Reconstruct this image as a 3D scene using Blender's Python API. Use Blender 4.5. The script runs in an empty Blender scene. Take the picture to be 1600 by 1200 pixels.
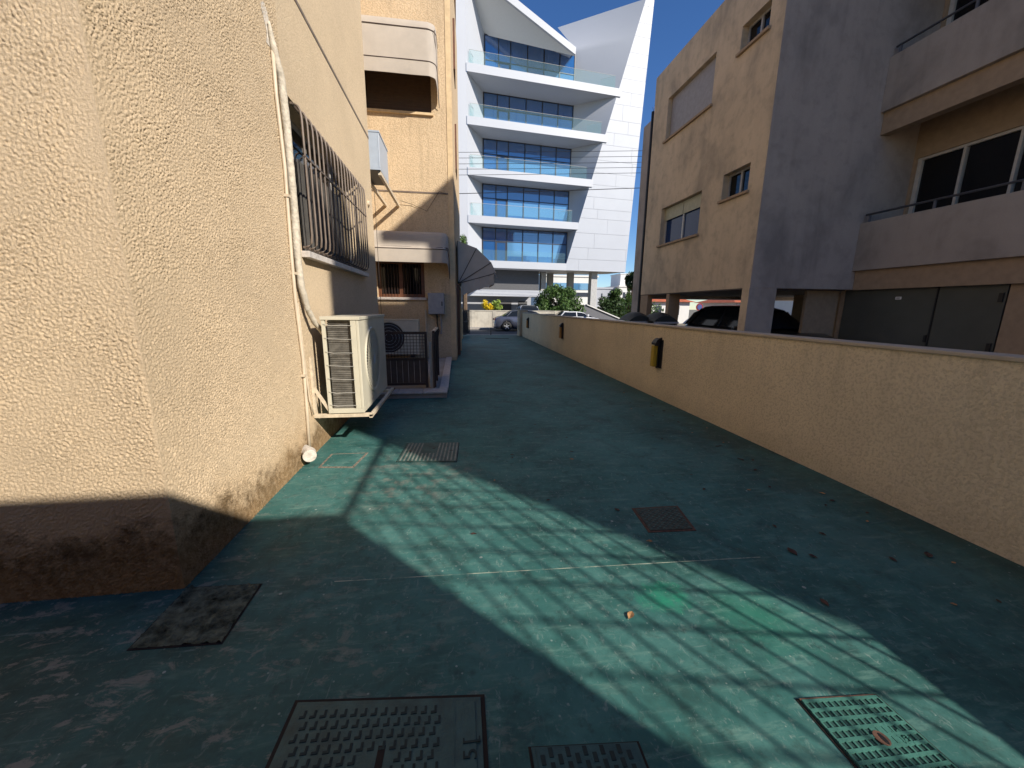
import bpy, math, random
from math import sin, cos, pi, radians, sqrt
from mathutils import Vector, Matrix
random.seed(7)
D = bpy.data
sc = bpy.context.scene
col = sc.collection

# ------------------------------------------------------------------ camera
H = 1.6
f_px, pitch, roll, yaw = 595.0, radians(11.4), radians(0.58), radians(-8.0846)
def rz(v, a): return Vector((v.x*cos(a)-v.y*sin(a), v.x*sin(a)+v.y*cos(a), v.z))
fw = Vector((0, cos(pitch), -sin(pitch))); up = Vector((0, sin(pitch), cos(pitch))); rt = Vector((1, 0, 0))
r2 = rt*cos(roll)+up*sin(roll); u2 = up*cos(roll)-rt*sin(roll)
R_, U_, F_ = rz(r2, yaw), rz(u2, yaw), rz(fw, yaw)
cd = D.cameras.new('camera'); cam = D.objects.new('camera', cd); col.objects.link(cam)
cam.matrix_world = Matrix(((R_.x, U_.x, -F_.x, 0), (R_.y, U_.y, -F_.y, 0), (R_.z, U_.z, -F_.z, H), (0, 0, 0, 1)))
cd.sensor_fit = 'HORIZONTAL'; cd.sensor_width = 36.0; cd.lens = 36.0*f_px/1600.0
cd.clip_start = 0.05; cd.clip_end = 2000
sc.camera = cam

# ------------------------------------------------------------------ light
SUN = Vector((1, -1.06, 0.86)).normalized()
w = D.worlds.new('World'); sc.world = w; w.use_nodes = True
nt = w.node_tree; nt.nodes.clear()
sky = nt.nodes.new('ShaderNodeTexSky'); sky.sky_type = 'NISHITA'; sky.sun_disc = False
sky.sun_elevation = math.asin(SUN.z); sky.sun_rotation = math.atan2(SUN.x, SUN.y)
sky.air_density = 1.0; sky.dust_density = 0.0; sky.ozone_density = 5.0; sky.altitude = 600
bg = nt.nodes.new('ShaderNodeBackground'); bg.inputs['Strength'].default_value = 0.10
out = nt.nodes.new('ShaderNodeOutputWorld')
hs = nt.nodes.new('ShaderNodeHueSaturation'); hs.inputs['Saturation'].default_value = 1.14; hs.inputs['Hue'].default_value = 0.507
nt.links.new(sky.outputs[0], hs.inputs['Color']); nt.links.new(hs.outputs[0], bg.inputs[0]); nt.links.new(bg.outputs[0], out.inputs[0])
sd = D.lights.new('sun', 'SUN'); sd.energy = 4.35; sd.angle = radians(0.53); sd.color = (1.0, 0.93, 0.83)
so = D.objects.new('sun', sd); col.objects.link(so); so.rotation_euler = (-SUN).to_track_quat('-Z', 'Y').to_euler()
so.location = (20, -20, 30)
sc.view_settings.view_transform = 'Standard'; sc.view_settings.look = 'None'
sc.view_settings.exposure = 0.55; sc.view_settings.gamma = 1.0; sc.view_settings.use_curve_mapping = False
sc.cycles.max_bounces = 8; sc.cycles.diffuse_bounces = 4; sc.cycles.transparent_max_bounces = 16

# ------------------------------------------------------------------ materials
class NB:
    """small node helper"""
    def __init__(s, name):
        s.m = D.materials.new(name); s.m.use_nodes = True
        s.t = s.m.node_tree; s.b = s.t.nodes['Principled BSDF']
        s.tc = s.t.nodes.new('ShaderNodeNewGeometry')
    def n(s, typ, **kw):
        nd = s.t.nodes.new(typ)
        for k, v in kw.items():
            if k in nd.inputs: nd.inputs[k].default_value = v
            else: setattr(nd, k, v)
        return nd
    def l(s, a, b): s.t.links.new(a, b)
    def pos(s, scale=(1, 1, 1), loc=(0, 0, 0)):
        mp = s.n('ShaderNodeMapping'); mp.inputs['Scale'].default_value = scale; mp.inputs['Location'].default_value = loc
        s.l(s.tc.outputs['Position'], mp.inputs['Vector']); return mp.outputs[0]
    def noise(s, scale, detail=4, rough=0.55, vec=None, dist=0.0):
        nd = s.n('ShaderNodeTexNoise'); nd.inputs['Scale'].default_value = scale; nd.inputs['Detail'].default_value = detail
        nd.inputs['Roughness'].default_value = rough; nd.inputs['Distortion'].default_value = dist
        s.l(vec if vec is not None else s.tc.outputs['Position'], nd.inputs['Vector']); return nd.outputs['Fac']
    def ramp(s, fac, stops):
        r = s.n('ShaderNodeValToRGB'); e = r.color_ramp.elements
        while len(e) > 1: e.remove(e[-1])
        e[0].position = stops[0][0]; c0 = stops[0][1]; e[0].color = c0 if len(c0) == 4 else (*c0, 1)
        for p, c in stops[1:]:
            q = e.new(p); q.color = c if len(c) == 4 else (*c, 1)
        s.l(fac, r.inputs[0]); return r.outputs[0]
    def mapr(s, v, a, b, c=0.0, d=1.0):
        r = s.n('ShaderNodeMapRange'); r.inputs[1].default_value = a; r.inputs[2].default_value = b
        r.inputs[3].default_value = c; r.inputs[4].default_value = d; s.l(v, r.inputs[0]); return r.outputs[0]
    def math(s, op, a, b=None, clamp=False):
        r = s.n('ShaderNodeMath', operation=op); r.use_clamp = clamp
        for i, x in enumerate((a, b)):
            if x is None: continue
            if isinstance(x, (int, float)): r.inputs[i].default_value = x
            else: s.l(x, r.inputs[i])
        return r.outputs[0]
    def mix(s, fac, a, b, mode='MIX'):
        r = s.n('ShaderNodeMix', data_type='RGBA', blend_type=mode)
        for i, x in ((0, fac), (6, a), (7, b)):
            if isinstance(x, (int, float)): r.inputs[i].default_value = x
            elif isinstance(x, tuple): r.inputs[i].default_value = (*x, 1) if len(x) == 3 else x
            else: s.l(x, r.inputs[i])
        return r.outputs[2]
    def xyz(s):
        r = s.n('ShaderNodeSeparateXYZ'); s.l(s.tc.outputs['Position'], r.inputs[0]); return r.outputs
    def bump(s, h, strength=0.5, dist=0.01, prev=None):
        b = s.n('ShaderNodeBump'); b.inputs['Strength'].default_value = strength; b.inputs['Distance'].default_value = dist
        s.l(h, b.inputs['Height'])
        if prev is not None: s.l(prev, b.inputs['Normal'])
        s.l(b.outputs[0], s.b.inputs['Normal']); return b.outputs[0]
    def base(s, c):
        if isinstance(c, tuple): s.b.inputs['Base Color'].default_value = (*c, 1)
        else: s.l(c, s.b.inputs['Base Color'])
    def set(s, **kw):
        for k, v in kw.items():
            k = k.replace('_', ' ').title() if k not in ('IOR',) else k
            if isinstance(v, (int, float)): s.b.inputs[k].default_value = v
            else: s.l(v, s.b.inputs[k])
        return s

def simple(name, c, rough=0.6, metal=0.0, var=0.12, vs=8.0, bump=0.0, bs=60.0, dist=0.003, spec=None):
    m = NB(name)
    k = m.noise(vs, 5, 0.6)
    lo = tuple(x*(1-var) for x in c); hi = tuple(min(1, x*(1+var)) for x in c)
    m.base(m.ramp(k, [(0.3, lo), (0.7, hi)]))
    m.set(roughness=rough, metallic=metal)
    if spec is not None: m.b.inputs['Specular IOR Level'].default_value = spec
    if bump > 0: m.bump(m.noise(bs, 4), bump, dist)
    return m.m

def stucco(name, c, scale=30.0, strength=1.0, dist=0.012, dirt=None, dark=(0.45, 0.4, 0.35), mould=False, pitk=0.38):
    m = NB(name)
    warp = m.noise(scale*0.6, 2, 0.5)
    n1 = m.noise(scale*1.35, 5, 0.7)
    g1 = m.mapr(n1, 0.40, 0.60); g1.node.interpolation_type = 'SMOOTHSTEP'
    n2 = m.noise(scale*3.1, 4, 0.65)
    h = m.math('ADD', m.math('MULTIPLY', g1, 0.6), m.math('MULTIPLY', n2, 0.5))
    h2 = m.math('ADD', h, m.math('MULTIPLY', warp, 0.3))
    big = m.noise(0.9, 4, 0.6)
    fine = m.noise(scale*5, 3, 0.6)
    cc = m.ramp(big, [(0.3, tuple(x*0.9 for x in c)), (0.7, tuple(min(1, x*1.06) for x in c))])
    pit = m.mapr(h2, 0.35, 0.75)            # shadow in the pores put into the colour
    cc = m.mix(m.math('SUBTRACT', pitk, m.math('MULTIPLY', pit, pitk), True), cc, tuple(c[i]*dark[i] for i in range(3)))
    cc = m.mix(m.mapr(fine, 0.3, 0.7, 0, 0.12), cc, tuple(min(1, x*1.3) for x in c))
    x, y, z = m.xyz()
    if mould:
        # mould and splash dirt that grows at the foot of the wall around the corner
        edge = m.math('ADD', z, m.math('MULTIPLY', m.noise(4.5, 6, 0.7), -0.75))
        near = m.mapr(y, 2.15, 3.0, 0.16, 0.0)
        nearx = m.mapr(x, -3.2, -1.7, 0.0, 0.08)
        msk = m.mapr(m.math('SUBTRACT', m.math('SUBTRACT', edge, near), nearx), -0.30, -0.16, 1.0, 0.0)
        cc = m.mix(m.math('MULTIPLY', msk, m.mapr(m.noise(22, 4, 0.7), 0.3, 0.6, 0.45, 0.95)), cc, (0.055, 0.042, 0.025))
        # orange weathering band above it
        e2 = m.math('ADD', z, m.math('MULTIPLY', m.noise(2.4, 5, 0.65), -0.9))
        m2 = m.mapr(e2, -0.42, 0.08, 0.5, 0.0)
        cc = m.mix(m2, cc, (0.42, 0.26, 0.12))
    elif dirt:
        rn = m.noise(1.0, 5, 0.65, m.pos((7, 7, 0.5)))
        cc = m.mix(m.math('MULTIPLY', m.mapr(rn, 0.5, 0.7, 0, 0.35), m.mapr(z, 0.55, 1.28, 0, 1)), cc, tuple(q*0.55 for q in c))
        e2 = m.math('ADD', z, m.math('MULTIPLY', m.noise(3.0, 5, 0.65), -0.5))
        cc = m.mix(m.mapr(e2, -0.35, 0.05, dirt, 0.0), cc, tuple(q*0.45 for q in c))
    m.base(cc); m.set(roughness=0.93); m.b.inputs['Specular IOR Level'].default_value = 0.15
    m.bump(h2, strength, dist)
    return m.m

def weathered(name, c, c2, stain=0.5, scale=1.2):
    """painted render with blotches and run marks"""
    m = NB(name)
    v = m.pos((1, 1, 0.7))
    a = m.noise(scale, 6, 0.6, v, 0.3); b = m.noise(scale*3.1, 6, 0.62); g = m.noise(60, 4, 0.7)
    run = m.noise(1.0, 5, 0.6, m.pos((5.0, 5.0, 0.22)))
    cc = m.ramp(a, [(0.32, c2), (0.5, c), (0.70, tuple(min(1, x*1.12) for x in c))])
    cc = m.mix(m.mapr(b, 0.5, 0.8, 0, stain*0.8), cc, tuple(x*0.75 for x in c2))
    cc = m.mix(m.math('MULTIPLY', m.mapr(run, 0.52, 0.72, 0, 0.45), m.mapr(a, 0.35, 0.6, 1, 0.25)), cc, tuple(x*0.7 for x in c2))
    cc = m.mix(m.mapr(g, 0.35, 0.7, 0, 0.25), cc, tuple(x*0.72 for x in c))
    m.base(cc); m.set(roughness=0.9); m.b.inputs['Specular IOR Level'].default_value = 0.2
    m.bump(m.math('ADD', g, m.math('MULTIPLY', b, 1.5)), 0.35, 0.006)
    return m.m

M = {}
M['stucco'] = stucco('cream_stucco', (0.68, 0.54, 0.365), 50, 0.8, 0.0045, mould=True)
M['stucco_near'] = stucco('cream_roughcast', (0.60, 0.47, 0.315), 85, 0.8, 0.003, mould=True, pitk=0.22)
M['stucco2'] = stucco('ochre_stucco', (0.64, 0.485, 0.31), 20, 0.9, 0.010, dirt=0.5)
M['stucco_wall'] = stucco('sand_stucco', (0.82, 0.66, 0.44), 32, 0.75, 0.007, dirt=0.4)
M['smooth_cream'] = simple('smooth_cream_render', (0.62, 0.46, 0.27), 0.9, bump=0.2)
M['coping'] = simple('coping_paint', (0.47, 0.38, 0.27), 0.85, bump=0.3)
M['brown_render'] = weathered('brown_render', (0.60, 0.47, 0.32), (0.40, 0.325, 0.235), 0.85)
M['grey_render'] = weathered('grey_render', (0.42, 0.345, 0.285), (0.28, 0.235, 0.20), 0.7, 0.9)
M['parapet_render'] = weathered('parapet_render', (0.38, 0.325, 0.27), (0.26, 0.225, 0.19), 0.35, 1.0)
M['beam_render'] = simple('beam_render', (0.34, 0.24, 0.15), 0.9, bump=0.3, bs=30)
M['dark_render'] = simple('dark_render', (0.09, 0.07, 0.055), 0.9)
M['marble'] = simple('marble_sill', (0.55, 0.5, 0.45), 0.45, var=0.2, vs=14)
M['alu'] = simple('aluminium_paint', (0.50, 0.47, 0.42), 0.45)
M['alu_grey'] = simple('grey_aluminium', (0.30, 0.29, 0.28), 0.45)
M['shutter'] = simple('roller_shutter', (0.46, 0.44, 0.30), 0.6)
M['shutter_grey'] = simple('grey_shutter', (0.30, 0.28, 0.275), 0.6)
M['wood'] = simple('brown_wood', (0.12, 0.045, 0.02), 0.5, var=0.35, vs=5)
M['brown_slat'] = simple('brown_shutter_slat', (0.085, 0.05, 0.03), 0.6, var=0.15)
M['brown_metal'] = simple('brown_metal', (0.05, 0.028, 0.022), 0.45, var=0.3)
M['panel_brown'] = simple('brown_sheet', (0.085, 0.055, 0.042), 0.5, var=0.25)
M['iron'] = simple('grille_iron', (0.165, 0.125, 0.095), 0.5, var=0.3)
M['acwhite'] = simple('ac_enamel', (0.57, 0.53, 0.41), 0.42, var=0.07, vs=5)
M['acgrey'] = simple('ac_enamel_grey', (0.42, 0.47, 0.53), 0.45, var=0.06)
M['bracket'] = simple('bracket_paint', (0.62, 0.52, 0.38), 0.5, var=0.2, vs=20)
M['rust'] = simple('rust', (0.10, 0.05, 0.032), 0.9, var=0.5, vs=40, bump=0.4)
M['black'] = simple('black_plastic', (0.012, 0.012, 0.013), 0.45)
M['darkgrille'] = simple('dark_grille', (0.03, 0.03, 0.03), 0.5)
M['fanwell'] = simple('fan_well_shade', (0.045, 0.045, 0.04), 0.7)
M['fin'] = simple('coil_fins', (0.16, 0.15, 0.13), 0.5, 0.3, var=0.4, vs=12)
M['wire'] = simple('zinc_wire', (0.6, 0.58, 0.52), 0.4, 0.3)
M['fabric'] = simple('awning_canvas', (0.44, 0.385, 0.32), 0.9, var=0.07, vs=3, bump=0.15, bs=400)
M['fabric_dim'] = simple('awning_canvas_grey', (0.52, 0.44, 0.36), 0.9, var=0.08, vs=3, bump=0.15, bs=400)
M['piping'] = simple('awning_piping', (0.09, 0.065, 0.055), 0.8)
M['meter'] = simple('meter_box_grey', (0.30, 0.31, 0.33), 0.5)
M['hose'] = simple('lagging_tape', (0.52, 0.46, 0.36), 0.8, var=0.25, vs=25, bump=0.6, bs=50, dist=0.01)
M['pvc'] = simple('pvc_pipe', (0.58, 0.48, 0.35), 0.5, var=0.12)
M['pipe_end'] = simple('plastered_pipe_end', (0.62, 0.56, 0.48), 0.9, var=0.25, vs=30, bump=0.8, bs=60, dist=0.008)
M['yellow'] = simple('yellow_case', (0.50, 0.33, 0.03), 0.45, var=0.1)
M['orange'] = simple('orange_case', (0.42, 0.20, 0.045), 0.5, var=0.1)
M['garage_door'] = simple('garage_door_green', (0.072, 0.075, 0.062), 0.5, var=0.12, vs=1.5)
M['rail'] = simple('balcony_rail', (0.10, 0.105, 0.12), 0.5)
M['concrete'] = weathered('pale_concrete', (0.50, 0.46, 0.38), (0.34, 0.31, 0.26), 0.4, 1.6)
M['white'] = simple('white_cladding', (0.45, 0.465, 0.495), 0.5, var=0.015, vs=0.6)
M['white_soffit'] = simple('white_soffit', (0.66, 0.66, 0.64), 0.6, var=0.02)
M['joint'] = simple('cladding_joint', (0.39, 0.41, 0.445), 0.7)
M['panel'] = simple('cladding_panel_shaded', (0.40, 0.42, 0.455), 0.5, var=0.03, vs=0.5)  # white cladding made greyer, standing in for shade on the tilted panels
M['mullion'] = simple('dark_mullion', (0.025, 0.03, 0.045), 0.4)
M['core'] = simple('dark_core_cladding', (0.07, 0.07, 0.075), 0.6)
M['column'] = simple('concrete_column', (0.42, 0.41, 0.39), 0.8)
M['asphalt'] = simple('asphalt', (0.05, 0.05, 0.052), 0.9, var=0.25, vs=20, bump=0.4, bs=150)
M['pavement'] = simple('pavement_concrete', (0.34, 0.31, 0.27), 0.9, var=0.2, vs=2)
M['earth'] = simple('earth', (0.20, 0.17, 0.12), 0.95, var=0.3, vs=0.6)
M['tile_roof'] = simple('terracotta_roof', (0.48, 0.12, 0.045), 0.8, var=0.3, vs=3)
M['white_house'] = simple('white_house_render', (0.70, 0.68, 0.64), 0.85, var=0.06, vs=0.5)
M['grey_house'] = simple('grey_house_render', (0.36, 0.37, 0.40), 0.85, var=0.08, vs=0.5)
M['ramp'] = simple('ramp_wall', (0.14, 0.14, 0.15), 0.85)
M['bark'] = simple('bark', (0.12, 0.08, 0.05), 0.95, var=0.3, vs=10)
M['dry_leaf'] = simple('dry_leaf', (0.35, 0.19, 0.08), 0.8, var=0.4, vs=60)
M['dead_leaf'] = simple('dead_leaf', (0.06, 0.028, 0.02), 0.8, var=0.4, vs=60)
M['tyre'] = simple('tyre', (0.02, 0.02, 0.02), 0.8)
M['alloy'] = simple('alloy', (0.65, 0.66, 0.68), 0.3, 0.5)
M['bin'] = simple('bin_plastic', (0.014, 0.015, 0.011), 0.6)
M['curtain'] = simple('grey_curtain', (0.20, 0.19, 0.175), 0.9, var=0.15, vs=12)
M['old_shutter'] = simple('old_shutter', (0.085, 0.078, 0.068), 0.8, var=0.3, vs=6)
M['room'] = simple('dim_room', (0.012, 0.011, 0.010), 0.9)
M['cover_iron'] = simple('painted_iron_cover', (0.030, 0.084, 0.075), 0.55, var=0.4, vs=9, bump=0.5, bs=90)
M['cover_shade_dirt'] = simple('cover_shade_dirt', (0.012, 0.028, 0.026), 0.8, var=0.3)  # dark tread colour stands in for shade and dirt in the recesses
M['cover_green'] = simple('green_cover_raised', (0.055, 0.175, 0.140), 0.5, var=0.25, vs=14, bump=0.4, bs=90)
M['cover_pocket'] = simple('green_cover_pocket', (0.016, 0.060, 0.050), 0.7, var=0.3, vs=18)
M['cover_rusty'] = simple('rusty_cover', (0.05, 0.06, 0.045), 0.8, var=0.6, vs=26, bump=0.7, bs=80)
M['cover_strip'] = simple('worn_cover_strip', (0.20, 0.22, 0.19), 0.7, var=0.3, vs=20)
M['rough_conc'] = simple('rough_concrete_infill', (0.105, 0.115, 0.080), 0.95, var=0.85, vs=16, bump=1.0, bs=45, dist=0.02, spec=0.05)
M['chip'] = simple('chipped_rim', (0.20, 0.17, 0.13), 0.9, var=0.6, vs=35, bump=0.6)
M['gap'] = simple('gap_dirt', (0.02, 0.014, 0.01), 0.95)

def glassmat(name, c, rough=0.03, spec=1.0):
    m = NB(name); m.base(c); m.set(roughness=rough); m.b.inputs['Specular IOR Level'].default_value = spec
    m.b.inputs['IOR'].default_value = 1.9
    nz = m.noise(0.6, 2); m.bump(nz, 0.02, 0.05)
    return m.m
M['glass_blue'] = glassmat('facade_glass_sky_reflection', (0.018, 0.095, 0.27), 0.03)  # blue base holds the sky's reflection, as do pale and door glass
M['glass_pale'] = glassmat('blue_glass_over_blind', (0.09, 0.23, 0.40), 0.08)
M['glass_door'] = glassmat('blue_glass_door', (0.02, 0.09, 0.24), 0.04)
M['glass_dark'] = glassmat('dark_glass', (0.006, 0.006, 0.007), 0.05, 0.5)
M['glass_dark'].node_tree.nodes['Principled BSDF'].inputs['IOR'].default_value = 1.45
M['glass_sky'] = glassmat('dark_glass_sky_reflection', (0.012, 0.035, 0.11), 0.05, 0.5)  # dark panes tinted blue, sky reflection put into the base colour
M['glass_sky'].node_tree.nodes['Principled BSDF'].inputs['IOR'].default_value = 1.35
M['carglass'] = glassmat('car_glass', (0.012, 0.015, 0.02), 0.08, 0.4)
M['carglass'].node_tree.nodes['Principled BSDF'].inputs['IOR'].default_value = 1.4
def clearglass():
    m = D.materials.new('balustrade_glass'); m.use_nodes = True; t = m.node_tree; t.nodes.clear()
    o = t.nodes.new('ShaderNodeOutputMaterial'); mx = t.nodes.new('ShaderNodeMixShader'); tr = t.nodes.new('ShaderNodeBsdfTransparent')
    pb = t.nodes.new('ShaderNodeBsdfPrincipled'); pb.inputs['Base Color'].default_value = (0.45, 0.68, 0.68, 1); pb.inputs['Roughness'].default_value = 0.05
    tr.inputs[0].default_value = (0.93, 0.975, 0.975, 1); mx.inputs[0].default_value = 0.05
    t.links.new(tr.outputs[0], mx.inputs[1]); t.links.new(pb.outputs[0], mx.inputs[2]); t.links.new(mx.outputs[0], o.inputs[0])
    return m
M['glass_clear'] = clearglass()

def leafmat(name, c, c2):
    m = NB(name)
    oi = m.noise(3.0, 4, 0.7)
    f = m.noise(40.0, 2, 0.6)
    cc = m.ramp(oi, [(0.35, c), (0.65, c2)])
    cc = m.mix(m.mapr(f, 0.4, 0.7, 0, 0.5), cc, tuple(x*1.5 for x in c2))
    m.base(cc); m.set(roughness=0.5); m.b.inputs['Specular IOR Level'].default_value = 0.3
    try: m.b.inputs['Transmission Weight'].default_value = 0.0
    except Exception: pass
    return m.m
M['leaf'] = leafmat('oleander_leaf', (0.030, 0.062, 0.018), (0.085, 0.15, 0.035))
M['leaf_dark'] = leafmat('dark_leaf', (0.015, 0.032, 0.010), (0.045, 0.08, 0.022))
M['leaf_lime'] = leafmat('lime_leaf', (0.16, 0.24, 0.04), (0.32, 0.42, 0.08))
M['leaf_yellow'] = leafmat('yellow_flower', (0.55, 0.40, 0.01), (0.75, 0.55, 0.02))

def carpaint(name, c, metal=0.3):
    m = NB(name); m.base(c); m.set(roughness=0.28, metallic=metal); m.b.inputs['Coat Weight'].default_value = 0.6
    return m.m
M['car_blue'] = carpaint('blue_grey_car_paint', (0.085, 0.095, 0.135), 0.4)
M['car_black'] = carpaint('black_car_paint', (0.008, 0.008, 0.009), 0.1)
M['car_silver'] = carpaint('silver_car_paint', (0.55, 0.56, 0.58), 0.4)
M['car_white'] = carpaint('white_car_paint', (0.75, 0.75, 0.75), 0.0)
M['sign_blue'] = simple('sign_blue', (0.03, 0.05, 0.22), 0.6)
M['lamp_red'] = simple('red_lamp', (0.25, 0.02, 0.02), 0.2)

def floormat():
    m = NB('green_painted_concrete')
    x, y, z = m.xyz()
    a = m.noise(0.8, 6, 0.62, dist=0.4); b = m.noise(3.2, 7, 0.7, dist=0.3); c = m.noise(11.0, 6, 0.72); g = m.noise(120, 3)
    streak = m.noise(5.0, 6, 0.72, m.pos((0.7, 3.2, 1), (3, 1, 0)))
    base = m.ramp(a, [(0.32, (0.020, 0.078, 0.068)), (0.5, (0.036, 0.130, 0.116)), (0.68, (0.068, 0.190, 0.170))])
    base = m.mix(m.mapr(b, 0.46, 0.66, 0, 0.6), base, (0.085, 0.222, 0.198))
    # worn, paler film
    base = m.mix(m.mapr(streak, 0.53, 0.66, 0, 0.6), base, (0.13, 0.25, 0.21))
    dk = m.noise(1.6, 7, 0.7, m.pos((1, 1, 1), (11, 4, 0)), 0.8)
    base = m.mix(m.mapr(dk, 0.53, 0.68, 0, 0.6), base, (0.020, 0.050, 0.045))
    fs = m.noise(30.0, 5, 0.75, m.pos((1, 0.6, 1), (0, 5, 0)), 0.8)
    base = m.mix(m.mapr(fs, 0.57, 0.70, 0, 0.6), base, (0.24, 0.31, 0.28))
    base = m.mix(m.mapr(fs, 0.36, 0.22, 0, 0.6), base, (0.02, 0.05, 0.048))
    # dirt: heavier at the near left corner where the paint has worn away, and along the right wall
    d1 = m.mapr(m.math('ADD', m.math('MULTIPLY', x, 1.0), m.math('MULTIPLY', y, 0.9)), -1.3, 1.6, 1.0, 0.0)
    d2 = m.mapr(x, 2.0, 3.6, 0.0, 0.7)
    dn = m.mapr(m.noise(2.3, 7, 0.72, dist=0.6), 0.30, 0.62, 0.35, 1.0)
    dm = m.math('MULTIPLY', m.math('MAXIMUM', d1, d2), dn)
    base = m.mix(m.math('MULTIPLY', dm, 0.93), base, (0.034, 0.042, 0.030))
    # bare concrete scuffs in that corner
    sc_ = m.noise(7.5, 8, 0.75, m.pos((0.75, 1.5, 1), (7, 3, 0)), 0.5)
    bare = m.math('MULTIPLY', m.mapr(sc_, 0.54, 0.60, 0, 1), m.mapr(m.math('ADD', x, m.math('MULTIPLY', y, 0.8)), -0.9, 1.7, 1.0, 0.05))
    base = m.mix(m.math('MULTIPLY', bare, 0.85), base, (0.26, 0.245, 0.20))
    # general dark grime speckle
    base = m.mix(m.mapr(c, 0.54, 0.70, 0, 0.6), base, (0.022, 0.046, 0.042))
    # white chips
    vo = m.n('ShaderNodeTexVoronoi'); vo.inputs['Scale'].default_value = 7.0; m.l(m.tc.outputs['Position'], vo.inputs['Vector'])
    sep = m.n('ShaderNodeSeparateXYZ'); m.l(vo.outputs['Color'], sep.inputs[0])
    lim = m.mapr(sep.outputs[0], 0.0, 1.0, -0.05, 0.10)
    dist_ = m.math('ADD', vo.outputs['Distance'], m.math('MULTIPLY', c, 0.12))
    chip = m.math('LESS_THAN', dist_, m.math('ADD', lim, 0.045))
    base = m.mix(m.math('MULTIPLY', chip, 0.6), base, (0.42, 0.46, 0.42))
    v2 = m.n('ShaderNodeTexVoronoi'); v2.inputs['Scale'].default_value = 26.0; m.l(m.tc.outputs['Position'], v2.inputs['Vector'])
    s2 = m.n('ShaderNodeSeparateXYZ'); m.l(v2.outputs['Color'], s2.inputs[0])
    c2_ = m.math('LESS_THAN', m.math('ADD', v2.outputs['Distance'], m.math('MULTIPLY', c, 0.2)), m.mapr(s2.outputs[1], 0.0, 1.0, -0.12, 0.26))
    base = m.mix(m.math('MULTIPLY', c2_, m.mapr(b, 0.35, 0.65, 0.15, 0.75)), base, (0.34, 0.40, 0.36))
    # long fine scratches
    for (sx, sy, lo) in ((2.2, 40, 0.63), (38, 3.0, 0.655)):
        sn = m.noise(1.0, 6, 0.7, m.pos((sx, sy, 1), (sx, 2, 0)), 0.6)
        base = m.mix(m.mapr(sn, lo, lo+0.06, 0, 0.35), base, (0.22, 0.30, 0.27))
    # fresh bright green repair patch
    dx = m.math('SUBTRACT', x, 1.14); dy = m.math('SUBTRACT', y, 1.74)
    rr = m.math('SQRT', m.math('ADD', m.math('MULTIPLY', m.math('MULTIPLY', dx, dx), 0.55), m.math('MULTIPLY', dy, dy)))
    rr = m.math('ADD', rr, m.math('MULTIPLY', m.math('ADD', b, c), 0.20))
    base = m.mix(m.math('MULTIPLY', m.mapr(rr, 0.25, 0.33, 0.85, 0.0), m.mapr(c, 0.35, 0.6, 1.0, 0.45)), base, (0.015, 0.24, 0.135))
    # faint green spillage beside it
    dx2 = m.math('SUBTRACT', x, 1.55); dy2 = m.math('SUBTRACT', y, 1.55)
    r2_ = m.math('SQRT', m.math('ADD', m.math('MULTIPLY', dx2, dx2), m.math('MULTIPLY', dy2, dy2)))
    base = m.mix(m.mapr(m.math('ADD', r2_, m.math('MULTIPLY', c, 0.5)), 0.25, 0.55, 0.5, 0.0), base, (0.03, 0.22, 0.14))
    # thin joint line across the driveway where a pale filler shows
    ln = m.math('ABSOLUTE', m.math('SUBTRACT', y, m.math('ADD', m.math('MULTIPLY', x, -0.042), m.math('ADD', 2.066, m.math('MULTIPLY', c, 0.006)))))
    lm = m.math('MULTIPLY', m.math('LESS_THAN', ln, 0.0030), m.mapr(m.noise(4.0, 5, 0.7, vec=m.pos((1.4, 1, 1))), 0.40, 0.56, 0.1, 1.0))
    lm = m.math('MULTIPLY', lm, m.math('MULTIPLY', m.math('GREATER_THAN', x, -0.75), m.math('LESS_THAN', x, 1.95)))
    base = m.mix(m.math('MULTIPLY', lm, 0.8), base, (0.50, 0.50, 0.38))
    # pinkish primer showing through near the first covers
    pk = m.math('MULTIPLY', m.mapr(m.noise(6, 6, 0.7), 0.5, 0.68, 0, 0.55), m.mapr(m.math('ABSOLUTE', m.math('SUBTRACT', y, 3.5)), 0.2, 0.9, 1, 0))
    pk = m.math('MULTIPLY', pk, m.mapr(m.math('ABSOLUTE', m.math('ADD', x, 0.5)), 0.2, 0.9, 1, 0))
    base = m.mix(pk, base, (0.30, 0.24, 0.20))
    m.base(base)
    m.set(roughness=m.mapr(b, 0.3, 0.7, 0.55, 0.85)); m.b.inputs['Specular IOR Level'].default_value = 0.3
    m.bump(m.math('ADD', m.math('MULTIPLY', c, 1.0), m.math('MULTIPLY', g, 0.35)), 0.30, 0.006)
    return m.m
M['floor'] = floormat()

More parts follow.
